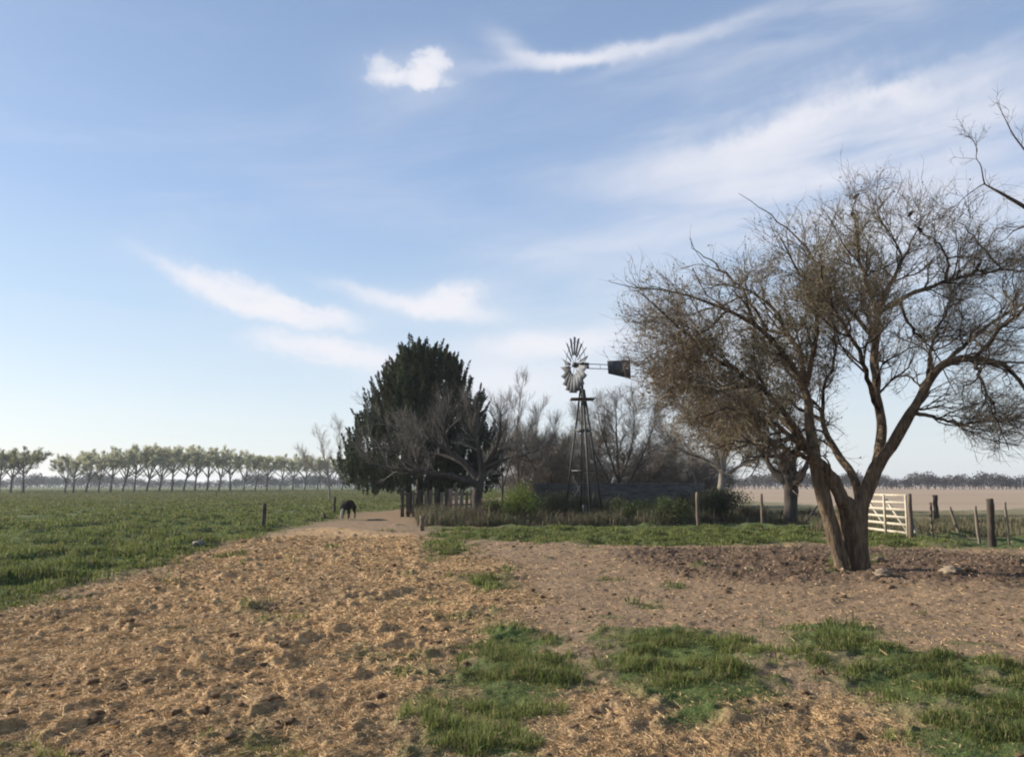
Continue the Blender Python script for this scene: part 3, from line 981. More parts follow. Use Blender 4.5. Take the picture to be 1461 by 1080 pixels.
bare_tree('pollard_tree', 1128, 741, 34, 'stout dark pollard with a knobbly head of short branches left of the leaning tree', [
    [(1128, 746, 0, .3), (1128, 722, 0, .27), (1128, 700, 0, .26), (1127, 686, 0, .33), (1124, 676, 0, .36), (1122, 668, 0, .16)],
    [(1127, 690, 0, .27), (1112, 680, .1, .2), (1100, 668, .2, .13), (1092, 650, .2, .05), (1086, 625, .3, .02)],
    [(1128, 690, 0, .27), (1142, 680, .1, .2), (1150, 668, .1, .12), (1154, 648, .1, .05), (1160, 620, .2, .02)],
    [(1126, 680, 0, .2), (1120, 655, -.2, .09), (1114, 625, -.3, .05), (1108, 600, -.3, .02)],
    [(1130, 680, 0, .2), (1136, 652, .3, .09), (1138, 622, .4, .05), (1140, 596, .4, .02)]],
    10, 6, 6, ((.5, 1.3), (.3, .9), (.2, .5)), .12, M_bark_dark, (.06, .048, .036), (.17, .13, .095), out=.3, rmin=.004, t0=.5)

bare_tree('bare_tree', 462, 716, 82, 'faint bare tree rising left of the dark conifer beyond the cow', [
    [(470, 714, 0, .22), (470, 690, 0, .18), (466, 665, 0, .12), (460, 640, 0, .06), (455, 622, 0, .02)],
    [(470, 696, 0, .14), (484, 670, .4, .1), (488, 640, .5, .05), (482, 605, .6, .02)],
    [(469, 690, 0, .12), (452, 672, .4, .08), (440, 660, .5, .04), (432, 648, .5, .015)],
    [(470, 694, 0, .12), (496, 675, -.4, .08), (508, 650, -.6, .03)]],
    12, 8, 7, ((.8, 2.0), (.5, 1.2), (.3, .8)), .12, M_bark_pale, (.16, .14, .12), (.34, .3, .25), out=.4, rmin=.007, rscale=.5)

# the tree beyond the right edge whose top branches reach in
bare_tree('bare_tree', 1640, 850, 13.0, 'dark bare branches of a tree reaching in at the upper right corner', [
    [(1640, 860, 0, .22), (1640, 700, 0, .18), (1630, 560, 0, .15), (1600, 440, 0, .11), (1560, 360, 0, .08), (1500, 305, .0, .045), (1461, 290, .1, .03), (1425, 270, .1, .02), (1405, 262, .1, .015)],
    [(1405, 262, .1, .014), (1398, 240, .1, .01), (1392, 215, .1, .006), (1380, 188, .1, .003)],
    [(1560, 360, 0, .06), (1520, 260, -.2, .04), (1470, 225, -.2, .016), (1440, 185, -.2, .009), (1425, 150, -.2, .004)],
    [(1405, 262, .1, .01), (1385, 272, .3, .007), (1362, 300, .4, .005), (1345, 325, .4, .003)],
    [(1630, 560, 0, .08), (1680, 450, .3, .06), (1700, 330, .5, .04), (1690, 240, .6, .015)],
    [(1640, 620, 0, .1), (1700, 500, -.6, .07), (1760, 380, -.9, .04), (1800, 290, -1, .012)],
    [(1636, 600, 0, .09), (1640, 470, 1.0, .06), (1660, 340, 1.5, .035), (1650, 250, 1.7, .01)],
    [(1634, 580, 0, .08), (1610, 470, -1.0, .05), (1590, 360, -1.6, .03), (1570, 270, -1.8, .01)],
    [(1500, 305, 0, .03), (1470, 320, .4, .018), (1445, 330, .6, .01), (1425, 345, .7, .004)]],
    6, 3, 3, ((.2, .6), (.14, .36), (.08, .22)), .05, M_bark_dark, (.05, .042, .036), (.12, .1, .085), out=.2, rmin=.003, t0=.4)

# ---- the dark conifer
YC = 46.0
cb = np.array([at(600, 730, YC)[0], YC, 0.])
cb[2] = hz(cb[0], cb[1])
con = tree_obj('conifer_tree', cb, 'tall dark green conifer with spiky upright sprays and a ragged top', 'tree')
kc = YC / F0
prof = np.array([[492, 604, 26], [505, 604, 38], [525, 602, 50], [550, 600, 64], [580, 600, 79], [620, 601, 94], [655, 602, 108], [680, 602, 108], [696, 606, 84]], float)
mb = MB()
for px, b0, lean, rr_ in ((584, 744, -3, .2), (598, 742, 2, .24), (612, 744, 6, .17), (626, 741, 10, .19)):
    y_ = rng.uniform(-.5, .5)
    q = np.array([[*at(px, 732, YC + y_), rr_], [*at(px + lean * .3, 690, YC + y_), rr_ * .85], [*at(px + lean, 600, YC + y_ * .5), rr_ * .6], [*at(598, 500, YC), .04]])
    q[0, 2] = cb[2] - .1
    q = resample(q, 16)
    mb.add(*tubes(q[:, :3], q[:, 3], 9))
add_part(con, 'trunk', mb.me('trunk', True), M_bark_dark)
NP = 1500
yy = 498 + (694 - 498) * rng.random(NP) ** .8
cx = np.interp(yy, prof[:, 0], prof[:, 1])
hw = np.interp(yy, prof[:, 0], prof[:, 2])
th = rng.uniform(0, 2 * np.pi, NP)
lob = 1 + .34 * (fbm(np.cos(th) * 1.6 + 5, np.sin(th) * 1.6 + yy * .012, 3, 401) - .5) * 2
rad = np.sqrt(rng.uniform(.05, 1, NP)) * lob
C = np.stack([at(0, 0, YC)[0] * 0 + (cx - W0 / 2) * kc / cp + np.cos(th) * rad * hw * kc, YC + np.sin(th) * rad * hw * kc * .95, EYE + (HORIZON - yy) * kc], 1)
Lp = rng.uniform(.8, 1.9, NP) * np.where(yy < 530, .7, 1)
D = unit(np.stack([np.cos(th) * .35 * rad, np.sin(th) * .35 * rad, np.ones(NP)], 1) + rng.normal(0, .16, (NP, 3)))
PER = 150
t = rng.random((NP, PER))
wR = (.21 * np.sqrt(np.clip(1 - t, 0, 1)) * np.clip(t * 5, .35, 1))[..., None] * unit(rng.normal(size=(NP, PER, 3))) * np.sqrt(rng.random((NP, PER, 1)))
pp = C[:, None] + D[:, None] * (t * Lp[:, None] - .35 * Lp[:, None])[..., None] + wR
pp = pp.reshape(-1, 3)
ax = np.repeat(D, PER, 0) * .9 + unit(wR.reshape(-1, 3)) * .6
V, F = leaves(pp, rng.uniform(.09, .22, len(pp)), .32, ax, .5)
cl = np.repeat(rng.random(NP), PER)[:, None] * .6 + rng.random((len(pp), 1)) * .4
c = (1 - cl) * np.array([.010, .020, .010]) + cl * np.array([.062, .078, .034])
brown = (fbm(pp[:, 0] * .7 + 9, pp[:, 2] * .7, 2, 402) > .66) & (rng.random(len(pp)) < .4)
c[brown] = np.array([.07, .05, .03])
add_part(con, 'crown', mesh('crown', V, F, np.repeat(c, 4, 0)), M_leaf)


# ------------------------------------------------------------------ far rows of trees
def far_proto(seed, h, lean, dark):
    """small tree of the windbreak at the origin: bare trunk, fan of limbs, pale umbrella of young leaves"""
    global rng
    rng = np.random.default_rng(seed)
    P, r_ = [], []
    hp = h * rng.uniform(.3, .38)
    tr_ = np.array([[0, 0, -.2, .26], [lean * .25, 0, hp * .5, .21], [lean * .6, 0, hp, .17], [lean * .9, .1, hp * 1.5, .12], [lean, .1, h * .86, .03]])
    q = resample(tr_, 10)
    P.append(q[:, :3]); r_.append(q[:, 3])
    for k in range(6):
        a = k * 1.05 + rng.uniform(-.3, .3)
        rad = h * rng.uniform(.34, .52)
        s0 = hp * rng.uniform(.75, 1.15)
        e = np.array([lean + math.cos(a) * rad, math.sin(a) * rad, h * (.98 - .42 * (rad / h) ** 1.0) * rng.uniform(.92, 1.02)])
        b0 = np.array([lean * .5 * s0 / hp, 0, s0])
        q = resample(np.array([[*b0, .11], [*(b0 * .45 + e * .55 + np.array([math.cos(a), math.sin(a), 0]) * rad * .08), .075], [*e, .02]]), 10)
        P.append(q[:, :3]); r_.append(q[:, 3])
    P, r_ = np.array(P), np.array(r_)
    mb = MB()
    for a, b in zip(P, r_): mb.add(*tubes(a, b, 6))
    tm = mb.me('far_trunk', True)
    cc = np.array([lean, 0, h * .45])
    aP, aR = grow(P, r_, 9, .4, 1, (25, 80), (.8, 2.4), 5, .2, .08, .5, .4, .4, cc, rmin=.016)
    bP, bR = grow(aP, aR, 6, .2, 1, (20, 70), (.5, 1.3), 4, .2, .05, .6, .4, .4, cc, rmin=.011)
    mb = MB()
    for p_, q_ in ((aP, aR), (bP, bR)):
        V, F = tubes(p_, q_, 3, False)
        mb.add(V, F, twig_cols(len(p_), (.16, .15, .12), (.33, .31, .26), p_.shape[1] * 3))
    M = 18000 if not dark else 12000
    lp, lt = pts_on(bP, M)
    kp = rng.random(M) < sstep(h * .45, h * .8, lp[:, 2]) * .93 + .07 + (.3 if dark else 0)
    lp = lp[kp] + rng.normal(0, .12, (kp.sum(), 3))
    V, F = leaves(lp, rng.uniform(.10, .26, len(lp)), .6)
    ca, cb_ = ((.27, .275, .165), (.55, .535, .37)) if not dark else ((.09, .10, .035), (.2, .2, .08))
    mb.add(V, F, twig_cols(len(lp), ca, cb_, 4))
    return tm, mb.me('far_crown')


M_paleleaf = col_mat('young_leaf', .7, .15, .6, .3, .5)
M_fartrunk = noise_mat('far_bark', (.03, .026, .022), (.09, .075, .06), (1, 1, .3), 3, bs=.2)
rng_keep = rng
protos = [far_proto(900 + k, 9.6, l, False) for k, l in enumerate((.9, -.4, 1.3, .4, 1.0, .1))]
darkp = [far_proto(950 + k, 9.8, l, True) for k, l in enumerate((.3, .6))]
rng = rng_keep
ORD = 'first second third fourth fifth sixth seventh eighth ninth tenth eleventh twelfth thirteenth fourteenth fifteenth sixteenth seventeenth eighteenth nineteenth twentieth twenty-first twenty-second twenty-third twenty-fourth twenty-fifth twenty-sixth twenty-seventh'.split()


def far_tree(px, Y, sc, pr, label, rz, group):
    x = (px - W0 / 2) / F0 * Y / cp
    root = empty('windbreak_tree', (x, Y, hz(x, Y)), label, 'tree', group, rz)
    t_ = obj('trunk', pr[0], M_fartrunk, root)
    c_ = obj('crown', pr[1], M_paleleaf, root)
    root.scale = (sc, sc, sc * rng.uniform(.97, 1.03))
    return root


row = [104, 116, 133, 151, 168, 184, 201, 218, 236, 254, 270, 286, 303, 319, 336, 354, 370, 387, 405, 423, 440, 457, 474, 492, 510, 528]
for k, px in enumerate(row):
    Y = 158 + (px - 100) * .22
    dark = px == 201
    sc = float(np.interp(px, [100, 130, 165, 205, 300, 400, 530], [.74, .9, 1.02, 1.14, 1.16, 1.13, 1.08])) * rng.uniform(.93, 1.06)
    lab = 'dark olive crowned tree amid the pale trees of the distant windbreak row' if dark else f'pale slanting tree, {ORD[k]} to the right of the gap in the distant row'
    far_tree(px, Y, sc, darkp[0] if dark else protos[(k * 5 + k // 4) % 6], lab, rng.uniform(-.7, .7), 'trees of the distant windbreak row')
for k, px in enumerate([46, 28, 12, -8, -26]):
    lab = 'dark olive tree closing the left clump at the gap of the distant row' if k == 0 else f'greyish leafy tree, {ORD[k - 1]} left of the dark olive tree at the row gap'
    far_tree(px, 160 + rng.uniform(-3, 3), .94 if k else .98, darkp[1] if k == 0 else protos[(k * 2 + 1) % 6], lab, 2.6 if k == 0 else rng.uniform(-.4, .4), 'trees left of the gap in the distant row')


def woodland(name, x0, x1, Y, hts, label, ca, cb_, n=120, per=330, bare=.3):
    """far wood that reads as one mass: rough crowns of leaf clumps on short stems"""
    mb = MB()
    pxs = np.linspace(x0, x1, n) + rng.uniform(-.5, .5, n) * (x1 - x0) / n
    for px in pxs:
        y_ = Y * rng.uniform(.94, 1.1)
        x = (px - W0 / 2) / F0 * y_
        h = hts * (.35 + 1.1 * fbm(np.array([px / 30.]), np.array([1.5]), 3, 700)[0]) * rng.uniform(.75, 1.2)
        wv = h * rng.uniform(.4, .62)
        u = unit(rng.normal(size=(per, 3))) * rng.random((per, 1)) ** .45
        p_ = np.array([x, y_, h * .56]) + u * np.array([wv, wv, h * .44])
        p_ += rng.normal(0, h * .05, p_.shape)
        p_[:, 2] = np.maximum(p_[:, 2], .1)
        V, F = leaves(p_, rng.uniform(.12, .3, per) * h * .45, .6)
        mb.add(V, F, np.repeat(np.array(ca) + rng.random((per, 1)) * (np.array(cb_) - np.array(ca)) , 4, 0) * rng.uniform(.75, 1.2))
        q = np.array([[x, y_, -.2], [x + rng.normal(0, .1), y_, h * .4], [x + rng.normal(0, .3), y_, h * .9]])
        mb.add(*tubes(q, np.array([.16, .12, .03]), 5, False), np.array(ca) * .7)
    o = obj(name, mb.me(name), M_leaf)
    return tag(o, label, 'trees', kind='stuff')


woodland('woodland', -80, 640, 380, 6.2, 'bluish far woodland seen low behind the windbreak trunks', (.012, .02, .02), (.03, .04, .036), 170, 420)
woodland('woodland', 1000, 1600, 330, 6.0, 'hazy grey brown woodland along the far edge of the dry field', (.035, .03, .026), (.09, .07, .06), 130, 420)
woodland('woodland', 640, 1020, 240, 4.2, 'dim far trees filling the horizon behind the grove', (.04, .036, .03), (.10, .085, .07), 70)
#PART3
# ------------------------------------------------------------------ windmill pump
def part(root, name, geo, mat, label=None, smooth=False):
    mb = geo if isinstance(geo, MB) else MB().add(*geo)
    o = obj(name, mb.me(name, smooth), mat, root)
    o.matrix_parent_inverse = Matrix.Translation(root.matrix_world.translation if root.parent else root.location).inverted()
    if label: o['label'] = label
    return o


def rod(a, b, r0, r1=None, k=8):
    return tubes(np.array([[a, b]], float), np.array([[r0, r0 if r1 is None else r1]]), k)


YW = float(dist(745))
kw = YW / F0
wx = (830.5 - W0 / 2) * kw / cp
wb = np.array([wx, YW, hz(wx, YW)])
zt = lambda py: EYE + (HORIZON - py) * kw
mill = empty('windmill', wb, 'steel windmill pump on a dark lattice tower with a slatted wheel and dark tail vane', 'windmill')
Hap = zt(556)
hw = 28.5 * kw
corners = [(-hw, 0.05), (0.25, -hw), (hw, .05), (-.05, hw)]
legp = []
for cx_, cy_ in corners:
    a = wb + np.array([cx_, cy_, -.15])
    b = np.array([wb[0] + cx_ * .09, wb[1] + cy_ * .09, Hap])
    legp.append((a, b))
    part(mill, 'leg', beam(a, b, .085, .085), M_iron)


def leg_at(i, z):
    a, b = legp[i]
    return a + (b - a) * (z - a[2]) / (b[2] - a[2])


for z in (zt(615), zt(672)):
    mb = MB()
    for i in range(4):
        mb.add(*beam(leg_at(i, z), leg_at((i + 1) % 4, z), .09 if z > 3 else .05, .09 if z > 3 else .05))
    part(mill, 'girt', mb, M_iron)
mb = MB()
for z0, z1 in ((.3, zt(672)), (zt(672), zt(615)), (zt(615), zt(575))):
    for i in range(4):
        mb.add(*beam(leg_at(i, z0), leg_at((i + 1) % 4, z1), .012, .012))
        mb.add(*beam(leg_at((i + 1) % 4, z0), leg_at(i, z1), .012, .012))
part(mill, 'brace', mb, M_iron)
zp = zt(570)
mb = MB()
for k in range(5):
    yk = wb[1] - .36 + k * .18
    mb.add(*box((wb[0] - .52, yk - .075, zp - .03), (wb[0] + .52, yk + .075, zp + .03)))
part(mill, 'platform', mb, M_wood_dark)
part(mill, 'pump_rod', rod((wb[0] + .03, wb[1], .1), (wb[0] + .0, wb[1], zt(530)), .022), M_iron)
part(mill, 'pump_head', MB().add(*rod((wb[0] + .03, wb[1], -.1), (wb[0] + .03, wb[1], .75), .08)).add(*rod((wb[0] + .03, wb[1], .55), (wb[0] + .4, wb[1] - .1, .5), .05)), M_iron)
hub = np.array([wb[0], wb[1], zt(521)])
part(mill, 'mast', rod((wb[0], wb[1], Hap - .1), (wb[0], wb[1], hub[2] - .15), .06), M_iron)
ph = R(20)
axd = np.array([-math.cos(ph), -math.sin(ph), 0.])       # towards the wheel
sdv = np.array([-axd[1], axd[0], 0.])
upv = np.array([0, 0, 1.])
mb = MB().add(*beam(hub - axd * .3, hub + axd * .22, .2, .24)).add(*rod(hub + np.array([0, 0, .1]), hub + np.array([0, 0, .26]), .09, .05))
part(mill, 'gearbox', mb, M_iron)
wc = hub + axd * .36
wheel = part(mill, 'wheel', MB().add(*rod(wc - axd * .09, wc + axd * .09, .13, .1, 14)), M_iron)
wheel_inv = wheel.matrix_parent_inverse


def wpart(name, geo, mat, label=None):
    mb = geo if isinstance(geo, MB) else MB().add(*geo)
    o = obj(name, mb.me(name), mat, wheel)
    o.matrix_parent_inverse = Matrix.Translation(-Vector(mill.location))
    o.matrix_parent_inverse = (Matrix.Translation(mill.location) @ wheel.matrix_parent_inverse).inverted()
    if label: o['label'] = label
    return o


def rdir(a): return sdv * math.cos(a) + upv * math.sin(a)


RW = 1.24
for rr_, th_ in ((.58, .011), (1.04, .011)):
    a = np.linspace(0, 2 * np.pi, 49)
    Pn = np.array([wc + rdir(q) * rr_ - axd * .03 for q in a])
    wpart('rim', tubes(Pn[None], np.full((1, 49), th_), 5, False), M_galv)
for k in range(6):
    a = k * math.pi / 3 + .1
    wpart('spoke', rod(wc, wc + rdir(a) * 1.05 - axd * .02, .014, .012, 5), M_iron)
for k in range(18):
    a = k * 2 * math.pi / 18 + .06
    e, tt = rdir(a), rdir(a + math.pi / 2)
    V, nU = [], 4
    for ri, wd in ((.44, .09), (.85, .15), (RW, .20)):
        for u in np.linspace(-1, 1, nU):
            tw = R(-38)
            chord = tt * math.cos(tw) + axd * math.sin(tw)
            nrm = np.cross(e, chord)
            V.append(wc + e * ri + chord * u * wd + nrm * (u * u) * .04)
    V = np.array(V)
    F = [[i * nU + j, i * nU + j + 1, (i + 1) * nU + j + 1, (i + 1) * nU + j] for i in range(2) for j in range(nU - 1)]
    o = wpart('blade', (V, np.array(F)), M_galv)
    sm = o.modifiers.new('thickness', 'SOLIDIFY')
    sm.thickness = .004
td = -axd
tail0 = hub + td * .25
boom = MB()
boom.add(*rod(tail0 + upv * .08, hub + td * 1.42 + upv * .10, .022, .018, 6)).add(*rod(tail0 - upv * .12, hub + td * 1.42 - upv * .10, .022, .018, 6))
boom.add(*rod(hub + td * .9 + upv * .09, hub + td * .9 - upv * .11, .012, .012, 5))
part(mill, 'tail_boom', boom, M_galv)
v0, v1 = 1.26, 2.42
vz = lambda py: zt(py) - hub[2]
out = [(v0, vz(513) + .02), (v1, vz(510) + .04), (v1 + .02, vz(537)), (v0 + .04, vz(531))]
V = [hub + td * a + upv * b + s * sdv * .008 for s in (-1, 1) for a, b in out]
F = [np.array([[0, 1, 2, 3], [7, 6, 5, 4], [0, 4, 5, 1], [1, 5, 6, 2], [2, 6, 7, 3], [3, 7, 4, 0]])]
vane = MB().add(np.array(V), F)
for s in (.33, .66):
    c0 = [np.array(out[3]) * (1 - s) + np.array(out[0]) * s, np.array(out[2]) * (1 - s) + np.array(out[1]) * s]
    p0, p1 = [hub + td * a + upv * b - sdv * .02 for a, b in c0]
    vane.add(*beam(p0, p1, .025, .02))
part(mill, 'tail_vane', vane, M_vane)

# ------------------------------------------------------------------ round water tank behind the weeds
YT = 46.0
tc_ = np.array([(880 - W0 / 2) * YT / F0 / cp, YT, 0.])
tank = empty('water_tank', tc_, 'low round dark sheet metal water tank behind the windmill and weeds', 'water tank')
nA, RT = 120, 4.75
zs = np.linspace(-.1, 1.62, 130)
prof_r = RT + .009 * np.sin(zs * 75)
a = np.linspace(0, 2 * np.pi, nA, endpoint=False)
V, F = [], []
for z, r_ in zip(zs, prof_r): V += [[tc_[0] + r_ * math.cos(q), tc_[1] + r_ * math.sin(q), z] for q in a]
for z, r_ in zip(zs[::-1], prof_r[::-1]): V += [[tc_[0] + (r_ - .05) * math.cos(q), tc_[1] + (r_ - .05) * math.sin(q), z] for q in a]
n2 = len(V) // nA
for i in range(n2 - 1):
    for j in range(nA): F.append([i * nA + j, i * nA + (j + 1) % nA, (i + 1) * nA + (j + 1) % nA, (i + 1) * nA + j])
part(tank, 'wall', (np.array(V), np.array(F)), M_tank, smooth=True)
Pn = np.array([[tc_[0] + (RT - .02) * math.cos(q), tc_[1] + (RT - .02) * math.sin(q), 1.64] for q in np.linspace(0, 2 * np.pi, 121)])
part(tank, 'rim', tubes(Pn[None], np.full((1, 121), .045), 8, False), M_tank, smooth=True)
m, N_, L_, b_ = newmat('still_dark_water', .08, .5)
b_.inputs['Base Color'].default_value = (.02, .03, .025, 1)
bump(N_, L_, b_, noise_node(N_, L_, pos(N_, L_), 3, 3), .1, .02)
part(tank, 'water', (np.array([[tc_[0] + (RT - .06) * math.cos(q), tc_[1] + (RT - .06) * math.sin(q), 1.35] for q in a]), np.arange(nA)[None]), m)


# ------------------------------------------------------------------ posts, boards, gate
def post(name, px, y0, y1, wd, mat, label, lean=(0, 0), round_=False, cat='post', group=None, Y=None):
    x, y = gp(px, y1)
    if Y: x, y = at(px, y1, Y)[0], Y
    b = np.array([x, y, hz(x, y)])
    k = y / F0
    z1 = EYE + (HORIZON - y0) * k
    w_ = wd * k
    root_z = b[2]
    n = 9
    t = np.linspace(0, 1, n)
    Pn = np.stack([b[0] + lean[0] * k * t + rng.normal(0, w_ * .05, n), b[1] + lean[1] * t, root_z - .2 + (z1 - root_z + .2) * t], 1)
    V, F = tubes(Pn, (w_ / 2) * (1 + rng.normal(0, .06, n)) * np.linspace(1.06, .94, n), 8 if round_ else 6)
    V = V + rng.normal(0, w_ * .03, V.shape)
    o = obj(name, mesh(name, V - b, F), mat, None, b)
    return tag(o, label, cat, group)


FG = 'posts of the right hand field fence'
post('fence_post', 1415, 711, 779, 10, M_wood_dark, 'thick dark fence post standing right of the big leaning tree', (2, 0), True, group=FG)
post('fence_post', 1440, 716, 777, 4.5, M_wood_pale, 'thin pale stake just right of the thick dark fence post', (-2, 0), group=FG)
post('fence_post', 1398, 721, 776, 5, M_wood_pale, 'thin pale stake just left of the thick dark fence post', (-3, 0), group=FG)
post('fence_post', 1337, 706, 750, 7, M_wood_dark, 'medium dark fence post farther back between the gate and the thick post', (0, 0), True, group=FG)
post('fence_post', 1331, 716, 768, 4, M_wood_brown, 'slim brown stake in front of the medium dark fence post', (0, 0), group=FG)
post('fence_post', 1372, 722, 765, 4.5, M_wood_pale, 'pale stake leaning far over to the left near the fence', (-14, 0), group=FG)
post('fence_post', 1088, 704, 750, 4, M_wood_brown, 'slim brown post among weeds left of the pollard', (0, 0), group='posts at the weedy grove edge')
post('fence_post', 996, 702, 752, 4.5, M_wood_brown, 'grey brown post before the dark shrub right of the windmill', (0, 0), group='posts at the weedy grove edge')
post('fence_post', 376, 717, 757, 6, M_wood_dark, 'lone dark green post at the pasture edge left of the cow', (0, 0), True, group='posts along the pasture edge')
post('fence_post', 477, 708, 733, 3.5, M_wood_dark, 'slim dark post standing just behind the cow', (0, 0), True, group='posts along the pasture edge')
post('fence_post', 462, 731, 741, 5, M_wood_brown, 'short broken stump of a post left of the cow', (0, 0), True, group='posts along the pasture edge')
post('fence_post', 602, 735, 757, 7, M_wood_brown, 'short brown post at the near corner of the weedy grove', (0, 0), True, group='posts at the weedy grove edge')
post('gate_post', 1301, 704, 770, 7, M_wood_brown, 'brown gate post at the right end of the white gate', (0, 0), True)
o = post('gate_stay', 1313, 722, 769, 5, M_white, 'white leaning stay propped against the brown gate post', (-14, .1), cat='stay')

g0 = np.array([*gp(1234, 760), 0.]); g1 = np.array([*gp(1295.5, 769), 0.])
g0[2], g1[2] = hz(*g0[:2]) - .02, hz(*g1[:2]) + .03
gate = empty('farm_gate', g1, 'white slatted wooden farm gate with diagonal braces behind the leaning tree trunk', 'gate')
gu = (g1 - g0); gu[2] = 0
gl = np.linalg.norm(gu); gu = gu / gl
gn = np.array([gu[1], -gu[0], 0])
if gn[1] > 0: gn = -gn
GZ0, GH = .06, 1.27
for s in (0.02, .52, 1.0):
    p_ = g0 + gu * gl * s
    part(gate, 'stile', beam(p_ + [0, 0, 0.02 if s == 1 else .07], p_ + [0, 0, GH + .03], .07, .05, gn), M_white)
for z in (.1, .34, .56, .79, 1.0, 1.22):
    part(gate, 'rail', beam(g0 + gn * .045 + [0, 0, z + GZ0], g1 + gn * .045 + [0, 0, z + GZ0 * .3], .04, .075), M_white)
for s0, s1 in ((.04, .52), (.5, .97)):
    part(gate, 'brace', beam(g0 + gu * gl * s0 + gn * .08 + [0, 0, GH - .1], g0 + gu * gl * s1 + gn * .08 + [0, 0, .15], .03, .08, gn), M_white)

# old pen of upright boards under the conifer
YB = 41.5
b0 = np.array([at(572, 735, YB)[0], YB, 0.])
pen = empty('board_fence', b0, 'old pen of uneven upright boards in the shade under the dark conifer', 'fence')
kb = YB / F0
m_pink = noise_mat('pinkish_board', (.2, .12, .1), (.36, .25, .21), (1, 1, .1), 15, bs=.4, bd=.01)
bl = [(574, 697, 5, 0), (582, 702, 5, 0), (589, 700, 4, 1), (597, 698, 6, 0), (606, 701, 4, 2), (613, 699, 5, 1), (621, 697, 6, 0), (629, 702, 5, 2), (635, 700, 5, 0), (641, 697, 6, 3), (649, 700, 5, 3), (657, 698, 5, 2), (664, 701, 4, 1), (671, 699, 4, 2)]
for px, top, wd, ci in bl:
    x = at(px, 735, YB)[0]
    y_ = YB + (px - 572) * .01 + rng.uniform(-.04, .04)
    z_ = EYE + (HORIZON - top) * kb
    part(pen, 'board', beam((x, y_, -.15), (x + rng.uniform(-.03, .03), y_, z_), wd * kb, .03, (0, 1, 0)), (M_wood_dark, M_wood_brown, M_wood_pale, m_pink)[ci],
         {2: 'pale weathered board', 3: 'pinkish board'}.get(ci))
part(pen, 'rail', beam((b0[0] - .1, YB + .1, .55), (at(673, 735, YB)[0], YB + 1.12, .6), .05, .09), M_wood_dark)
part(pen, 'rail', beam((b0[0] - .1, YB + .1, 1.15), (at(673, 735, YB)[0], YB + 1.12, 1.12), .05, .09), M_wood_dark)

# fallen pole leaning in the weeds by the pollard
p0, p1 = foot(1148, 747), at(1172, 714, float(dist(747)) + .4)
q = resample(np.array([[*p0, .05], [*((p0 + p1) / 2 + [0.02, 0, .05]), .042], [*p1, .025]]), 10)
V, F = tubes(q[:, :3], q[:, 3], 7)
tag(obj('leaning_pole', mesh('pole', V - p0, F), M_bark_dark, None, p0), 'dark crooked pole slanting up from the grass beside the pollard', 'pole')

# ------------------------------------------------------------------ stones
M_greystone = noise_mat('grey_stone', (.10, .092, .075), (.2, .185, .15), (1, 1, 1), 7, bs=.6, bd=.02)
for px, py, s_, lab, sq in ((1262, 826, .15, 'long pale stone lying in front of the roots of the leaning tree', .5), (1358, 823, .13, 'pale rounded stone at the edge of the tree shade', .6),
                            (282, 781, .17, 'grey stone half sunk where the straw meets the pasture', .5), (1254, 803, .10, 'small pale stone close behind the leaning trunk', .5)):
    b = foot(px, py)
    V, F = lumps(np.array([[0, 0, s_ * .25]]), s_, sq, 2)
    V = V * np.array([1.25, .8, 1]) if px == 1262 else V
    o = obj('stone', mesh('stone', V, F, None, True), M_stone if px > 300 else M_greystone, None, b)
    tag(o, lab, 'stone', 'pale stones on the ground')

# ------------------------------------------------------------------ the cow
m_cow, N_, L_, b_ = newmat('cow_hide', .95, .05)
oc = N_.new('ShaderNodeTexCoord').outputs['Object']
sp_ = N_.new('ShaderNodeSeparateXYZ')
L_.new(oc, sp_.inputs[0])
nz = noise_node(N_, L_, oc, 6, 3)
fx = mathn(N_, L_, 'MULTIPLY', mathn(N_, L_, 'GREATER_THAN', mathn(N_, L_, 'MULTIPLY_ADD', nz, .08, sp_.outputs[0]), .93),
           mathn(N_, L_, 'LESS_THAN', mathn(N_, L_, 'ABSOLUTE', sp_.outputs[1]), .065))
lg = mathn(N_, L_, 'LESS_THAN', mathn(N_, L_, 'MULTIPLY_ADD', nz, .2, sp_.outputs[2]), .36)
cc_ = mixc(N_, L_, nz, (.008, .007, .006), (.022, .018, .015))
cc_ = mixc(N_, L_, lg, cc_, (.16, .11, .075))
cc_ = mixc(N_, L_, fx, cc_, (.36, .32, .27))
L_.new(cc_, b_.inputs['Base Color'])


def skin_mesh(name, chains, mat, subd=2):
    V, E, Rr, idx = [], [], [], {}
    for ch in chains:
        prev = None
        for p_ in ch:
            key = tuple(np.round(p_[:3], 4))
            if key not in idx:
                idx[key] = len(V); V.append(p_[:3]); Rr.append(p_[3])
            if prev is not None: E.append((prev, idx[key]))
            prev = idx[key]
    me = bpy.data.meshes.new(name)
    me.from_pydata([tuple(v) for v in V], E, [])
    o = bpy.data.objects.new(name, me)
    COL.objects.link(o)
    me.materials.append(mat)
    sk = o.modifiers.new('skin', 'SKIN')
    sk.use_smooth_shade = True
    lay = me.skin_vertices[0].data if len(me.skin_vertices) else None
    if lay is None:
        bpy.context.view_layer.objects.active = o
        lay = me.skin_vertices[0].data
    for i, r_ in enumerate(Rr):
        lay[i].radius = (r_, r_)
        lay[i].use_root = (i == 0)
    sb = o.modifiers.new('smooth', 'SUBSURF')
    sb.levels = sb.render_levels = subd
    return o


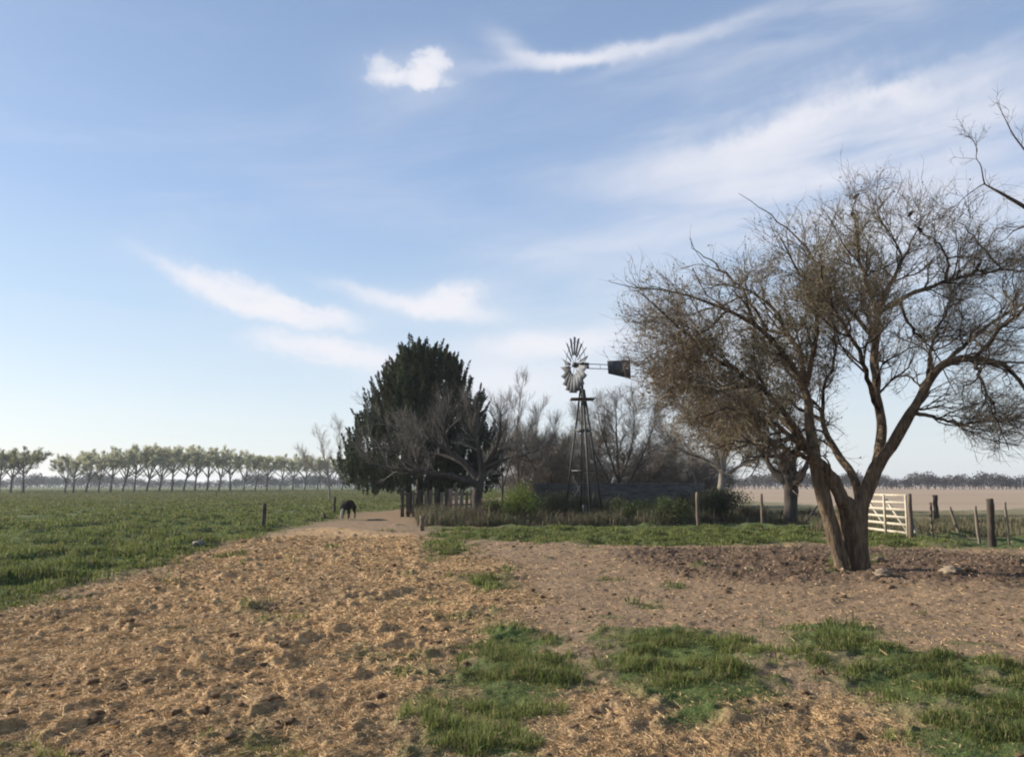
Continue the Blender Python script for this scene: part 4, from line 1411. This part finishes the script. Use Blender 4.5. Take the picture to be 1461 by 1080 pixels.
pel, mid_, ch_ = (-.52, 0, .78, .2), (-.05, 0, .73, .245), (.4, 0, .73, .235)
chains = [[pel, mid_, ch_, (.62, 0, .70, .15), (.80, 0, .52, .105), (.90, 0, .38, .10), (.98, 0, .2, .07), (1.0, 0, .11, .058)],
          [pel, (-.72, 0, .82, .035), (-.80, 0, .6, .022), (-.80, 0, .36, .034)]]
for s in (-1, 1):
    chains += [[pel, (-.48, s * .14, .6, .125), (-.40, s * .15, .45, .085), (-.58, s * .145, .29, .05), (-.55, s * .145, .09, .04), (-.52, s * .145, .02, .045)],
               [ch_, (.38, s * .14, .52, .1), (.37, s * .14, .40, .068), (.41, s * .14, .25, .05), (.40, s * .14, .08, .038), (.43, s * .14, .02, .045)],
               [(.80, 0, .52, .105), (.80, s * .13, .54, .035), (.79, s * .21, .50, .022)]]
cow = skin_mesh('cow', chains, m_cow)
cx_, cy_ = at(497, 735, 38.0)[0], 38.0
cow.location = (cx_, cy_, hz(cx_, cy_))
cow.rotation_euler = (0, 0, math.atan2(-.99, -.14))
cow.scale = (.92, .92, .92)
tag(cow, 'black cow with pale face grazing head down where the track meets the pasture', 'cow')

# ------------------------------------------------------------------ birds in the big tree
m_bird = noise_mat('dark_plumage', (.012, .011, .01), (.035, .03, .026), scale=30, bs=.1)
for px, py, fl, lab in ((1222, 288, 1, 'small dark bird perched highest in the crown of the leaning tree'), (1243, 306, -1, 'small dark bird just below and right of the highest perched bird'),
                        (1296, 313, 1, 'small dark bird on a bare twig tip right of the two topmost birds'), (1312, 334, -1, 'small dark bird below the one on the bare twig tip'),
                        (1388, 384, 1, 'dark bird perched on the long branch at the right of the crown')):
    tgt = at(px, py, Y0)
    pts = LP.reshape(-1, 3)
    d = np.hypot((pts[:, 0] - tgt[0]), (pts[:, 2] - tgt[2])) + .05 * np.abs(pts[:, 1] - tgt[1])
    pb = pts[np.argmin(d)]
    t = np.array([0, .06, .18, .34, .5, .64, .76, .86, .94, 1.0])
    rr_ = np.array([.004, .010, .022, .034, .037, .032, .024, .027, .020, .004])
    ax = np.array([fl * .62, -.2, .72])
    Pn = ax * (t * .17)[:, None] + np.array([-fl * .04, 0, -.01])
    Pn[6:, 2] -= np.array([0, .004, .01, .018])
    mb = MB().add(*tubes(Pn, rr_, 12))
    tb = Pn[1]
    mb.add(*beam(tb, tb - ax * .07 + np.array([0, 0, -.01]), .022, .007))
    hd = Pn[7]
    mb.add(*rod(hd + np.array([fl * .02, 0, 0]), hd + np.array([fl * .05, -.005, -.006]), .006, .001, 6))
    for s in (-.012, .012):
        mb.add(*rod(Pn[3] + [0, s, -.02], (0, s, 0), .003, .003, 4))
    o = obj('bird', mb.me('bird', True), m_bird, None, pb + np.array([0, 0, .035]))
    tag(o, lab, 'bird', 'dark birds perched in the leaning tree')


# ------------------------------------------------------------------ bushes and weeds of the grove
def bush(px, py, Y, hwpx, top, label, ca, cb_, nl=5200, lobes=9, ls=(.04, .1), name='bush'):
    x = at(px, py, Y)[0]
    b = np.array([x, Y, hz(x, Y)])
    k = Y / F0
    h = EYE + (HORIZON - top) * k - b[2]
    wv = hwpx * k
    root = empty(name, b, label, 'bush', 'bushes of the weedy grove')
    L0 = []
    for i in range(lobes):
        a = rng.uniform(0, 2 * np.pi)
        rr_ = math.sqrt(rng.random()) * .75
        L0.append([math.cos(a) * rr_ * wv, math.sin(a) * rr_ * wv * .8, h * rng.uniform(.35, .8) * (1 - .35 * rr_), wv * rng.uniform(.3, .45), h * rng.uniform(.2, .33)])
    L0 = np.array(L0)
    mb = MB()
    for l in L0:
        q = resample(np.array([[*(b + [l[0] * .2, l[1] * .2, -.1]), .03], [*(b + [l[0] * .6, l[1] * .6, l[2] * .6]), .022], [*(b + l[:3]), .008]]), 6)
        mb.add(*tubes(q[:, :3], q[:, 3], 5))
    tw0 = np.array([[b + [l[0] * .2, l[1] * .2, 0], b + [l[0] * .7, l[1] * .7, l[2] * .6], b + l[:3]] for l in L0])
    aP, aR = grow(tw0, np.tile([.02, .014, .006], (lobes, 1)), 14, .3, 1, (15, 60), (h * .2, h * .5), 5, .2, .1, .5, .3, .4, b + np.array([0, 0, h * .2]), rmin=.004)
    mb2 = mb.add(*tubes(aP, aR, 3, False))
    add_part(root, 'stems', mb2.me('stems'), M_bark_dark)
    li = rng.integers(0, lobes, nl)
    u = unit(rng.normal(size=(nl, 3))) * (rng.random((nl, 1)) ** .4) * rng.normal(1, .18, (nl, 1))
    p_ = b + L0[li, :3] + u * np.stack([L0[li, 3], L0[li, 3], L0[li, 4]], 1)
    p_[:, 2] = np.maximum(p_[:, 2], b[2] + .02)
    V, F = leaves(p_, rng.uniform(*ls, nl), .5)
    t = np.clip(rng.random((nl, 1)) * .6 + (fbm(p_[:, 0] * 2, p_[:, 2] * 2 + p_[:, 1], 2, 505)[:, None] - .3), 0, 1)
    add_part(root, 'foliage', mesh('foliage', V, F, np.repeat((1 - t) * np.array(ca) + t * np.array(cb_), 4, 0)), M_leaf)
    return root


bush(734, 745, 33.0, 42, 682, 'bright yellow green leafy bush right of the spreading bare tree', (.06, .085, .018), (.2, .24, .05), 6500)
bush(778, 746, 35.6, 38, 692, 'low dark bush between the bright green bush and the windmill', (.03, .04, .016), (.08, .085, .035), 4200)
bush(912, 746, 35.0, 46, 702, 'low olive green bush right of the windmill legs', (.05, .065, .02), (.13, .15, .055), 5600)
bush(957, 746, 33.4, 40, 702, 'mossy green bush between the olive bush and the grey brown post', (.04, .055, .02), (.11, .125, .045), 4600)
bush(1034, 746, 34.5, 50, 689, 'large dark shrub behind the grey brown post', (.018, .026, .014), (.06, .066, .03), 8500, 12)
bush(1078, 750, 35.0, 22, 716, 'small brownish shrub between the dark shrub and the pollard', (.06, .05, .03), (.15, .12, .07), 2600)
bush(660, 750, 34.5, 34, 722, 'low tangle of brown brambles below the spreading bare tree', (.05, .04, .028), (.13, .10, .07), 3600)
bush(625, 750, 35.5, 26, 722, 'dusky bramble clump in front of the board pen', (.035, .035, .022), (.1, .09, .055), 3200)
bush(826, 744, 37.2, 42, 686, 'dull green weedy bush round the feet of the windmill', (.04, .045, .02), (.12, .115, .055), 4200)
bush(868, 744, 37.0, 34, 697, 'brown green bush just right of the windmill tower', (.05, .045, .025), (.14, .12, .065), 3600)
bush(695, 748, 33.2, 24, 706, 'brown bramble bush between the spreading trunk and the bright green bush', (.055, .045, .03), (.15, .12, .08), 3000)
bush(992, 744, 38.5, 34, 690, 'dark bramble mound behind the grey brown post at the end of the tank', (.02, .026, .014), (.07, .07, .034), 5600)
bush(1345, 772, 22.5, 12, 760, 'small green tussock bush at the foot of the fence stakes', (.05, .06, .02), (.12, .13, .05), 700, 5, (.02, .06))

# dead weeds and brambles
n = 70000
pxr = rng.uniform(598, 1165, n)
y = rng.uniform(31.5, 43, n)
x = (pxr - W0 / 2) / F0 * y / cp
P2 = np.stack([x, y], 1)
keep = (sdist(P2 + rng.normal(0, .25, P2.shape), np.array([gp(596, 760), gp(680, 753), gp(1000, 749), gp(1160, 749), [17, 44], [-5, 44]])) > 0) & (np.hypot(x - tc_[0], y - tc_[1]) > RT + .1)
keep &= rng.random(n) < .25 + .75 * sstep(.35, .6, fbm(x / 1.6, y / 1.6, 3, 95))
x, y = x[keep], y[keep]
n = len(x)
px_ = x / y * F0 + W0 / 2
hh = rng.uniform(.1, .6, n) * (.25 + 1.3 * sstep(.3, .75, fbm(x / .8, y / .8, 3, 96))) * np.where(px_ < 700, 1.15, 1) * np.where(px_ > 1080, .7, 1)
t = rng.random((n, 1))
c = (1 - t) * np.array([.06, .048, .03]) + t * np.array([.22, .17, .11])
gsel = rng.random(n) < .35
c[gsel] = np.array([.05, .07, .025]) + rng.random((gsel.sum(), 1)) * np.array([.06, .06, .03])
mb = MB().add(*blades(x, y, hh, rng.uniform(.012, .04, n), c, .75))
tag(obj('weeds', mb.me('weeds'), M_grass), 'tall dead weeds and brambles tangled round the windmill and tank', 'weeds', kind='stuff')
n = 42000
y = rng.uniform(20, 34, n)
x = rng.uniform(.36, .72, n) * y
fr = sdist(np.stack([x, y], 1), poly_px([(1165, 760), (1300, 762), (1461, 768), (1700, 775), (1700, 735), (1300, 736), (1165, 738)]))
keep = (fr > -.2) & (rng.random(n) < .25 + .75 * sstep(.4, .6, fbm(x / 1.5, y / 1.5, 3, 98)))
x, y = x[keep], y[keep]
n = len(x)
t = rng.random((n, 1))
c = (1 - t) * np.array([.10, .08, .045]) + t * np.array([.28, .215, .14])
gsel = rng.random(n) < .4
c[gsel] = np.array([.055, .075, .025]) + rng.random((gsel.sum(), 1)) * np.array([.07, .07, .035])
mb = MB().add(*blades(x, y, rng.uniform(.1, .42, n) * (.5 + fbm(x, y, 2, 99)), rng.uniform(.01, .025, n), c, .4))
tag(obj('weeds', mb.me('field_edge_weeds'), M_grass), 'dry brown weeds mixed with grass along the fence line', 'weeds', kind='stuff')

# ------------------------------------------------------------------ the air
V, F = box((-4000, -4000, -2.0), (4000, 4000, 14.0))
hzm = bpy.data.materials.new('haze_air')
hzm.use_nodes = True
hn, hl_ = hzm.node_tree.nodes, hzm.node_tree.links
hn.remove(hn['Principled BSDF'])
pv = hn.new('ShaderNodeVolumePrincipled')
pv.inputs['Color'].default_value = (.86, .91, 1.0, 1)
pv.inputs['Density'].default_value = HAZE
pv.inputs['Anisotropy'].default_value = .3
hl_.new(pv.outputs[0], hn['Material Output'].inputs['Volume'])
haze = obj('haze', mesh('haze', V, F), hzm)
tag(haze, 'thin pale haze over the fields', 'haze', kind='stuff')

# ------------------------------------------------------------------ daylight
SUN_AZ, SUN_EL = R(-70), R(24)            # clockwise from straight ahead
sd = bpy.data.lights.new('sun', 'SUN')
sd.energy, sd.angle, sd.color = 5.0, R(.55), (1, .92, .80)
so = bpy.data.objects.new('sun', sd)
COL.objects.link(so)
to_sun = Vector((math.sin(SUN_AZ) * math.cos(SUN_EL), math.cos(SUN_AZ) * math.cos(SUN_EL), math.sin(SUN_EL)))
so.rotation_euler = to_sun.to_track_quat('Z', 'Y').to_euler()
so.location = to_sun * 60

w = bpy.data.worlds.new('World')
S.world = w
w.use_nodes = True
N, L = w.node_tree.nodes, w.node_tree.links
bg = N['Background']
sky = N.new('ShaderNodeTexSky')
sky.sky_type = 'NISHITA'
sky.sun_disc = False
sky.sun_elevation, sky.sun_rotation = SUN_EL, SUN_AZ
sky.air_density, sky.dust_density, sky.ozone_density = 1.0, .7, 2.0
bg.inputs['Strength'].default_value = .09
tc = N.new('ShaderNodeTexCoord').outputs['Generated']
sx = N.new('ShaderNodeSeparateXYZ')
L.new(tc, sx.inputs[0])
dx, dy, dz = sx.outputs
azn = mathn(N, L, 'ARCTAN2', dx, dy)
eln = mathn(N, L, 'ARCSINE', dz)


def sky_ae(px, py):
    d = ray(px, py)
    d = d / np.linalg.norm(d)
    return math.atan2(d[0], d[1]), math.asin(d[2])


def comb(u, v, z=0.0):
    c = N.new('ShaderNodeCombineXYZ')
    for s, q in zip(c.inputs, (u, v, z)):
        if hasattr(q, 'is_output'): L.new(q, s)
        else: s.default_value = q
    return c.outputs[0]


# domain warp shared by all clouds
ae = comb(azn, eln)
w1 = N.new('ShaderNodeTexNoise')
w1.inputs['Scale'].default_value = 9
w1.inputs['Detail'].default_value = 5
L.new(ae, w1.inputs['Vector'])
ws = N.new('ShaderNodeSeparateColor')
L.new(w1.outputs['Color'], ws.inputs[0])
w2 = N.new('ShaderNodeTexNoise')
w2.inputs['Scale'].default_value = 34
w2.inputs['Detail'].default_value = 7
w2.inputs['Roughness'].default_value = .6
L.new(ae, w2.inputs['Vector'])
ws2 = N.new('ShaderNodeSeparateColor')
L.new(w2.outputs['Color'], ws2.inputs[0])
va = mathn(N, L, 'SUBTRACT', ws2.outputs[0], .5)
ve = mathn(N, L, 'SUBTRACT', ws2.outputs[1], .5)
wa = mathn(N, L, 'SUBTRACT', ws.outputs[0], .5)
we = mathn(N, L, 'SUBTRACT', ws.outputs[1], .5)


def blob(px, py, hw, hh, rot, amp, warp=.05, tex=None, power=1.0, fine=.0, edge=None):
    """soft patch of cloud: centre and half sizes given by what it spans in the sky"""
    a, e = sky_ae(px, py)
    k = 1 / 1146.0
    c, s = math.cos(R(rot)), math.sin(R(rot))
    u = mathn(N, L, 'MULTIPLY_ADD', wa, warp, mathn(N, L, 'SUBTRACT', azn, a))
    v = mathn(N, L, 'MULTIPLY_ADD', we, warp * .8, mathn(N, L, 'SUBTRACT', eln, e))
    if fine:
        u = mathn(N, L, 'MULTIPLY_ADD', va, fine * 1.5, u)
        v = mathn(N, L, 'MULTIPLY_ADD', ve, fine, v)
    p = mathn(N, L, 'ADD', mathn(N, L, 'MULTIPLY', u, c / (hw * k)), mathn(N, L, 'MULTIPLY', v, s / (hw * k)))
    q = mathn(N, L, 'ADD', mathn(N, L, 'MULTIPLY', u, -s / (hh * k)), mathn(N, L, 'MULTIPLY', v, c / (hh * k)))
    d = mathn(N, L, 'ADD', mathn(N, L, 'MULTIPLY', p, p), mathn(N, L, 'MULTIPLY', q, q))
    m = mathn(N, L, 'EXPONENT', mathn(N, L, 'MULTIPLY', d, -1.0))
    if power != 1.0: m = mathn(N, L, 'POWER', m, power)
    if edge:
        mr = N.new('ShaderNodeMapRange')
        mr.interpolation_type = 'SMOOTHSTEP'
        L.new(m, mr.inputs[0])
        mr.inputs[1].default_value, mr.inputs[2].default_value = edge
        m = mr.outputs[0]
    m = mathn(N, L, 'MULTIPLY', m, amp)
    if tex is not None: m = mathn(N, L, 'MULTIPLY', m, tex)
    return m


def streak(rot, su, sv, lo, hi, detail=6, rough=.62, seed=0.0):
    c, s = math.cos(R(rot)), math.sin(R(rot))
    p = mathn(N, L, 'MULTIPLY', mathn(N, L, 'ADD', mathn(N, L, 'MULTIPLY', azn, c), mathn(N, L, 'MULTIPLY', eln, s)), su)
    q = mathn(N, L, 'MULTIPLY', mathn(N, L, 'ADD', mathn(N, L, 'MULTIPLY', azn, -s), mathn(N, L, 'MULTIPLY', eln, c)), sv)
    n = noise_node(N, L, comb(p, q, seed), 1.0, detail, rough, .4)
    mr = N.new('ShaderNodeMapRange')
    mr.interpolation_type = 'SMOOTHSTEP'
    for s_, val in zip(mr.inputs, (n, lo, hi, 0.0, 1.0)):
        if hasattr(val, 'is_output'): L.new(val, s_)
        else: s_.default_value = val
    return mr.outputs[0]


fib = streak(4, 5, 24, .2, .85, 4, .5, seed=1.3)
fib2 = streak(7, 3.5, 18, .22, .8, 4, .5, seed=4.1)
soft = streak(-14, 9, 16, .02, .5, seed=7.7)
puff = streak(0, 26, 30, .3, .6, seed=2.2)
grain = streak(-8, 26, 60, .12, .66, 7, .66, seed=5.5)
B = [
    blob(608, 94, 36, 25, 20, 1.7, .03, grain, 1, .035, (.25, .9)), blob(545, 100, 26, 26, 60, 1.0, .03, grain, 1, .035, (.25, .95)), blob(585, 112, 66, 13, 2, 1.1, .02, grain, 1, .03, (.2, .9)), blob(590, 104, 80, 34, 5, .25, .04),
    blob(352, 423, 100, 26, -16, 1.8, .03, grain, 1, .03, (.15, .95)), blob(425, 447, 95, 19, -8, 1.5, .03, grain, 1, .03, (.15, .95)), blob(275, 398, 60, 8, -24, .6, .02, None, 1, .02), blob(380, 432, 150, 30, -14, .15, .04),
    blob(632, 430, 56, 23, 8, 1.7, .03, grain, 1, .03, (.15, .95)), blob(565, 430, 80, 9, -12, .9, .02, None, 1, .02), blob(620, 436, 110, 30, 0, .3, .04), blob(650, 446, 60, 10, -6, .8, .02, None, 1, .02),
    blob(446, 498, 85, 18, -9, 1.1, .03, grain, 1, .03, (.1, .95)), blob(530, 515, 90, 20, -14, 1.0, .03, grain, 1, .03, (.1, .95)), blob(500, 512, 150, 30, -8, .2, .04), blob(700, 545, 110, 30, 0, .9, .04, None, 1, .03), blob(770, 492, 90, 14, 3, .9, .03, None, 1, .03),
    blob(855, 78, 135, 8, 4, .85, .02, None, 1, .018), blob(800, 82, 70, 6, -3, .7, .02, None, 1, .015), blob(980, 62, 110, 10, 12, .6, .03, fib), blob(735, 72, 50, 14, -25, .5, .04, fib), blob(1200, 20, 300, 28, 8, .55, .06, fib),
    blob(1110, 190, 130, 30, 14, .9, .06, fib2, 1, .05), blob(1090, 220, 200, 60, 6, .55, .08, fib2, 1, .05), blob(1280, 205, 190, 30, 5, .9, .06, fib, 1, .05), blob(1270, 240, 230, 60, 3, .5, .08, fib, 1, .05), blob(1200, 155, 130, 9, 8, .55, .03, None, 1, .04), blob(1290, 140, 60, 12, -12, .5, .03, None, 1, .04), blob(1060, 250, 200, 60, 6, .5, .08, fib2),
    blob(1300, 150, 150, 16, 6, .5, .04, fib), blob(1420, 85, 50, 14, 15, .5, .04, fib2),
    blob(1330, 300, 230, 70, 0, .7, .08, fib), blob(820, 175, 60, 16, 8, .35, .04, fib2),
    blob(640, 320, 300, 34, -12, .22, .06, fib), blob(830, 352, 130, 16, 6, .35, .05, fib),
    blob(900, 520, 300, 60, 0, .75, .06, fib2), blob(1100, 420, 300, 90, 4, .6, .08, fib), blob(780, 490, 70, 14, 0, .55, .04, soft),
]
tot = B[0]
for q in B[1:]: tot = mathn(N, L, 'ADD', tot, q)
# thin veil everywhere high up and behind the camera
tot = mathn(N, L, 'ADD', tot, mathn(N, L, 'MULTIPLY', streak(8, 2.2, 9, .45, .8, seed=9.0), .16))
cover = mathn(N, L, 'SUBTRACT', 1.0, mathn(N, L, 'EXPONENT', mathn(N, L, 'MULTIPLY', tot, -1.35)))
cover = mathn(N, L, 'MULTIPLY', cover, .97, clamp=True)
base = mixc(N, L, 1.0, sky.outputs[0], (1.0, 1.0, 1.0), 'MULTIPLY')
even = ramp(N, L, mathn(N, L, 'MULTIPLY', mathn(N, L, 'ABSOLUTE', eln), 1.0 / .6), [
    (0, (4.7, 4.95, 5.2)), (.13, (4.4, 4.9, 5.4)), (.34, (2.96, 4.0, 5.25)), (.55, (2.3, 3.25, 5.0)), (.97, (1.75, 2.5, 3.95)), (1, (1.7, 2.45, 3.85))])
base = mixc(N, L, .68, base, even)
mist = mathn(N, L, 'EXPONENT', mathn(N, L, 'MULTIPLY', mathn(N, L, 'ABSOLUTE', eln), -7.5))
base = mixc(N, L, mathn(N, L, 'MULTIPLY', mist, .4), base, (5.2, 5.5, 5.9))
L.new(mixc(N, L, cover, base, (5.65, 5.6, 5.9)), bg.inputs['Color'])

S.view_settings.view_transform = 'Standard'
S.view_settings.look = 'None'
S.view_settings.exposure = 0.85
S.view_settings.gamma = 1.0
S.render.film_transparent = False
S.cycles.max_bounces = 6
S.cycles.transparent_max_bounces = 8
S.cycles.filter_width = 2.0
S.cycles.use_denoising = True
